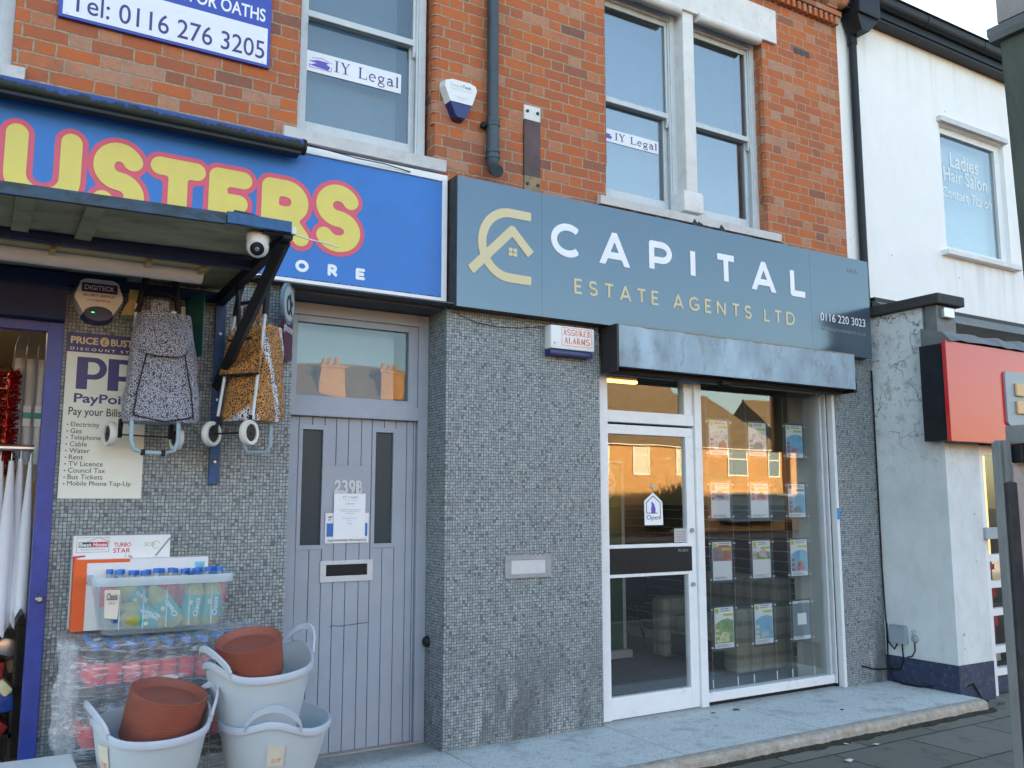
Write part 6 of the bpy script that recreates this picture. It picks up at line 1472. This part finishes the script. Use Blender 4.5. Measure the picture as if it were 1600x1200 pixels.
obj('cord', MB().tube([(1.865, yo + .002, 1.655), (1.865, yo + .003, 1.70)], .0015, 5), 'slat_line', OP); obj('sucker', MB().lathe([(0, -.008), (.016, -.004), (.018, 0)], (1.865, yo + .005, 1.70), 14, (0, 1, 0)), 'pale_teal', OP, True)
DN = thing('door_notice', (2.14, .1, 1.27), 'small pale notice stuck low on the shop door glass', 'notice')
obj('sheet', MB().box(2.075, 2.193, .101, .103, 1.268, 1.375), 'pale_teal', DN); mb = MB()
for k, t_ in enumerate(('NO COLD CALLERS', 'OR SALES', 'PLEASE RING', 'THANK YOU')): text(mb, t_, 2.085, 2.183, 1.345 - k * .022, 1.358 - k * .022, W(.101), .001)
obj('lettering', mb, 'ink_red', DN)
# furniture inside
SO = thing('sofa', (3.85, 1.35, 0), 'green and grey tartan sofa along the slatted wall inside the agent office', 'sofa')
obj('seat', MB().box(3.46, 4.1, .98, 1.80, .26, .46, .06), 'tartan', SO, True); obj('backrest', MB().box(4.02, 4.24, .82, 1.95, .10, .86, .08), 'tartan', SO, True)
obj('arm', MB().box(3.40, 4.15, .78, .98, .02, .62, .06), 'tartan', SO, True); obj('arm', MB().box(3.40, 4.15, 1.80, 2.0, .02, .62, .06), 'tartan', SO, True); obj('base', MB().box(3.48, 4.05, .985, 1.795, .06, .255, .02), 'chair_black', SO)
CH = thing('chair', (3.6, 2.7, 0), 'black bucket chair on thin legs behind the shop door glass', 'chair')
obj('shell', MB().loft([superring(3.6, 2.7, z, a, a, 24, 2.6) for z, a in ((.44, .12), (.47, .2), (.52, .23), (.70, .25), (.80, .25), (.80, .23), (.55, .2), (.5, .1))]), 'chair_black', CH, True)
for x, y in ((3.42, 2.52), (3.78, 2.52), (3.42, 2.88), (3.78, 2.88)): obj('leg', MB().tube([(3.6 + (x - 3.6) * .5, 2.7 + (y - 2.7) * .5, .46), (x, y, 0)], .014, 8), 'chair_black', CH, True)
BA = thing('roller_banner', (3.05, 2.3, 0), 'green roller banner with a pale circle standing behind the shop door', 'banner')
obj('upper_panel', MB().box(2.5, 3.2, 2.2, 2.204, 1.53, 1.99), 'banner_green', BA); obj('lower_panel', MB().box(2.5, 3.2, 2.2, 2.204, .08, 1.529), 'banner_dark', BA); obj('stand', MB().box(2.46, 3.26, 2.12, 2.30, 0, .08, .01).box(3.2, 3.24, 2.2, 2.22, .08, 2.0).box(2.48, 3.25, 2.195, 2.21, 1.99, 2.02), 'aluminium', BA)
obj('circle', MB().add([(2.93 + .2 * math.cos(a), 2.198, 1.78 + .2 * math.sin(a)) for a in [2 * math.pi * i / 32 for i in range(32)]], [tuple(range(32))]), 'room_wall', BA); mb = MB(); text(mb, 'D', 3.03, 3.09, 1.75, 1.82, W(2.198), .001, .02); obj('lettering', mb, 'ink_dark', BA)
solo('door_mat', MB().box(1.6, 2.2, .3, .75, -.004, .01, .004), 'chair_black', 'dark door mat on the carpet just inside the shop door', 'mat')

# ------------------------------------------------------------------ services on the old rendered side wall
FS = Frame((XW, 0, 0), (0, -1, 0), (0, 0, 1))
JB = thing('meter_box', (XW - .03, -.15, .34), 'small grey plastic junction box on the old rendered side wall', 'box')
obj('cover', MB().box(XW - .05, XW - .001, -.235, -.075, .345, .495, .006), 'grey_panel', JB); obj('lid', MB().box(XW - .056, XW - .0005, -.22, -.09, .4955, .503), 'ink_grey', JB)
solo('cable_outlet', MB().lathe([(0, -.03), (.02, -.03), (.032, -.012), (.036, 0)], (XW, -.30, .40), 16, (1, 0, 0)).tube([(XW - .02, -.30, .43), (XW - .03, -.29, .47), (XW - .03, -.31, .48), (XW - .02, -.33, .46)], .004, 6), 'brass', 'round rusty cable outlet next to the grey junction box', 'outlet')
cb = thing('wall_cable', (XW, -.02, 0), 'black cables running down the corner of the side wall to the step', 'cable')
def wob(pts, r=.007): return MB().tube(pts, r, 6)
obj('down_cable', wob([(XW - .012, -.014, 2.8), (XW - .015, -.016, 2.2), (XW - .01, -.013, 1.6), (XW - .016, -.016, 1.0), (XW - .012, -.02, .6), (XW - .02, -.04, .35), (XW - .03, -.11, .29), (XW - .03, -.14, .34)]), 'black_plastic', cb, True)
obj('loop_cable', wob([(XW - .012, -.03, .5), (XW - .02, -.03, .25), (XW - .02, -.04, .10), (XW - .03, -.08, .02), (XW - .06, -.20, .012), (XW - .05, -.36, .012), (XW - .03, -.46, .03)], .008), 'black_plastic', cb, True)
obj('box_cable', wob([(XW - .025, -.185, .345), (XW - .02, -.187, .2), (XW - .02, -.15, .12), (XW - .02, -.05, .11), (4.25, -.012, .12), (4.1, -.01, .16)]), 'black_plastic', cb, True)
obj('outlet_cable', wob([(XW - .012, -.30, .37), (XW - .012, -.30, .30), (XW - .012, -.27, .25), (XW - .012, -.22, .235)], .006), 'black_plastic', cb, True)
solo('loose_cable', wob([(4.55, YP - .008, .06), (4.62, YP - .012, .07), (4.68, YP - .012, -.0), (4.72, YP - .02, -.06), (4.76, YP - .05, -.078)], .007), 'black_plastic', 'short black cable poking out of the navy plinth front', 'cable', smooth=True)

# ------------------------------------------------------------------ posts at the pavement edge
PC = thing('concrete_column', (-.47, -4.32, -.085), 'stained green concrete lamp column with a square collar at the picture edge', 'column')
def rect(x0, x1, y0, y1, z): return [(x0, y0, z), (x1, y0, z), (x1, y1, z), (x0, y1, z)]
obj('shaft', MB().loft([rect(-0.588, -0.328, -4.46, -4.20, -.085), rect(-0.621, -0.298, -4.48, -4.20, 2.10), rect(-0.644, -0.278, -4.50, -4.20, 2.683)]), 'concrete_green', PC)
obj('collar', MB().loft([rect(-0.660, -0.258, -4.52, -4.184, 2.684), rect(-0.664, -0.258, -4.52, -4.18, 2.70), rect(-0.664, -0.258, -4.52, -4.18, 2.718), rect(-0.643, -0.278, -4.5, -4.2, 2.728)]), 'lead', PC); obj('upper_shaft', MB().loft([rect(-0.650, -0.288, -4.50, -4.2, 2.729), rect(-0.648, -0.338, -4.45, -4.21, 5.2)]), 'concrete_pale', PC)
SP = thing('sign_post', (-.73, -4.2, -.085), 'grey steel channel post strapped beside the concrete column', 'post')
obj('channel', MB().box(-.776, -.767, -4.203, -4.185, -.085, 1.712, .002).box(-.7655, -.742, -4.21, -4.185, 1.625, 1.716, .002), 'post_grey', SP)
obj('dark_sleeve', MB().box(-.7665, -.731, -4.212, -4.187, -.085, 1.624, .003), 'post_dark', SP); obj('pale_face', MB().box(-.7295, -.655, -4.205, -4.188, -.085, 1.665, .003), 'post_pale', SP)
obj('clamp', MB().box(-.727, -.60, -4.235, -4.19, 1.708, 1.75, .003), 'post_grey', SP); obj('strap', MB().box(-.732, -.60, -4.228, -4.19, 1.667, 1.704, .003).box(-.731, -.60, -4.2305, -4.228, 1.672, 1.676).box(-.731, -.60, -4.2305, -4.228, 1.695, 1.699), 'black_paint', SP)
obj('bolt', MB().lathe([(0, -.008), (.008, -.007), (.010, 0)], (-.703, -4.235, 1.727), 10, (0, 1, 0)), 'dark_metal', SP)

# ------------------------------------------------------------------ litter on the ground
def leaf(name, x, y, z, s_, m_, label, cat):
    q = random.Random(int(x * 100)); mb = MB(); pts = [(x + s_ * q.uniform(.5, 1) * math.cos(a), y + .6 * s_ * q.uniform(.5, 1) * math.sin(a), z + q.uniform(.002, .25 * s_)) for a in [k * 6.283 / 7 for k in range(7)]]
    mb.add(pts + [(x, y, z + .3 * s_)], [(k, (k + 1) % 7, 7) for k in range(7)]); solo(name, mb, m_, label, cat)
leaf('dead_leaf', 2.44, -.14, .001, .045, 'dead_leaf', 'curled dark red leaf on the step below the shop window', 'leaf')
leaf('dead_leaf', 2.22, -.12, .001, .03, 'dead_leaf', 'flat brown leaf on the step below the shop door frame', 'leaf')
leaf('dead_leaf', 3.15, -.55, .001, .03, 'chair_black', 'thin black twig on the terrazzo step by the nosing', 'twig')
leaf('litter_scrap', 2.30, -1.28, -.084, .05, 'litter', 'white crumpled paper scrap on the paving', 'litter')
leaf('litter_scrap', 2.78, -1.12, -.084, .05, 'litter', 'pale scrap in the gutter line along the step', 'litter')
leaf('dead_leaf', 4.75, -.85, -.084, .06, 'dead_leaf', 'brown leaf against the navy plinth corner', 'leaf')
leaf('dead_leaf', 2.62, -1.0, -.084, .035, 'litter', 'pale dry leaf stem on the paving below the step', 'leaf')
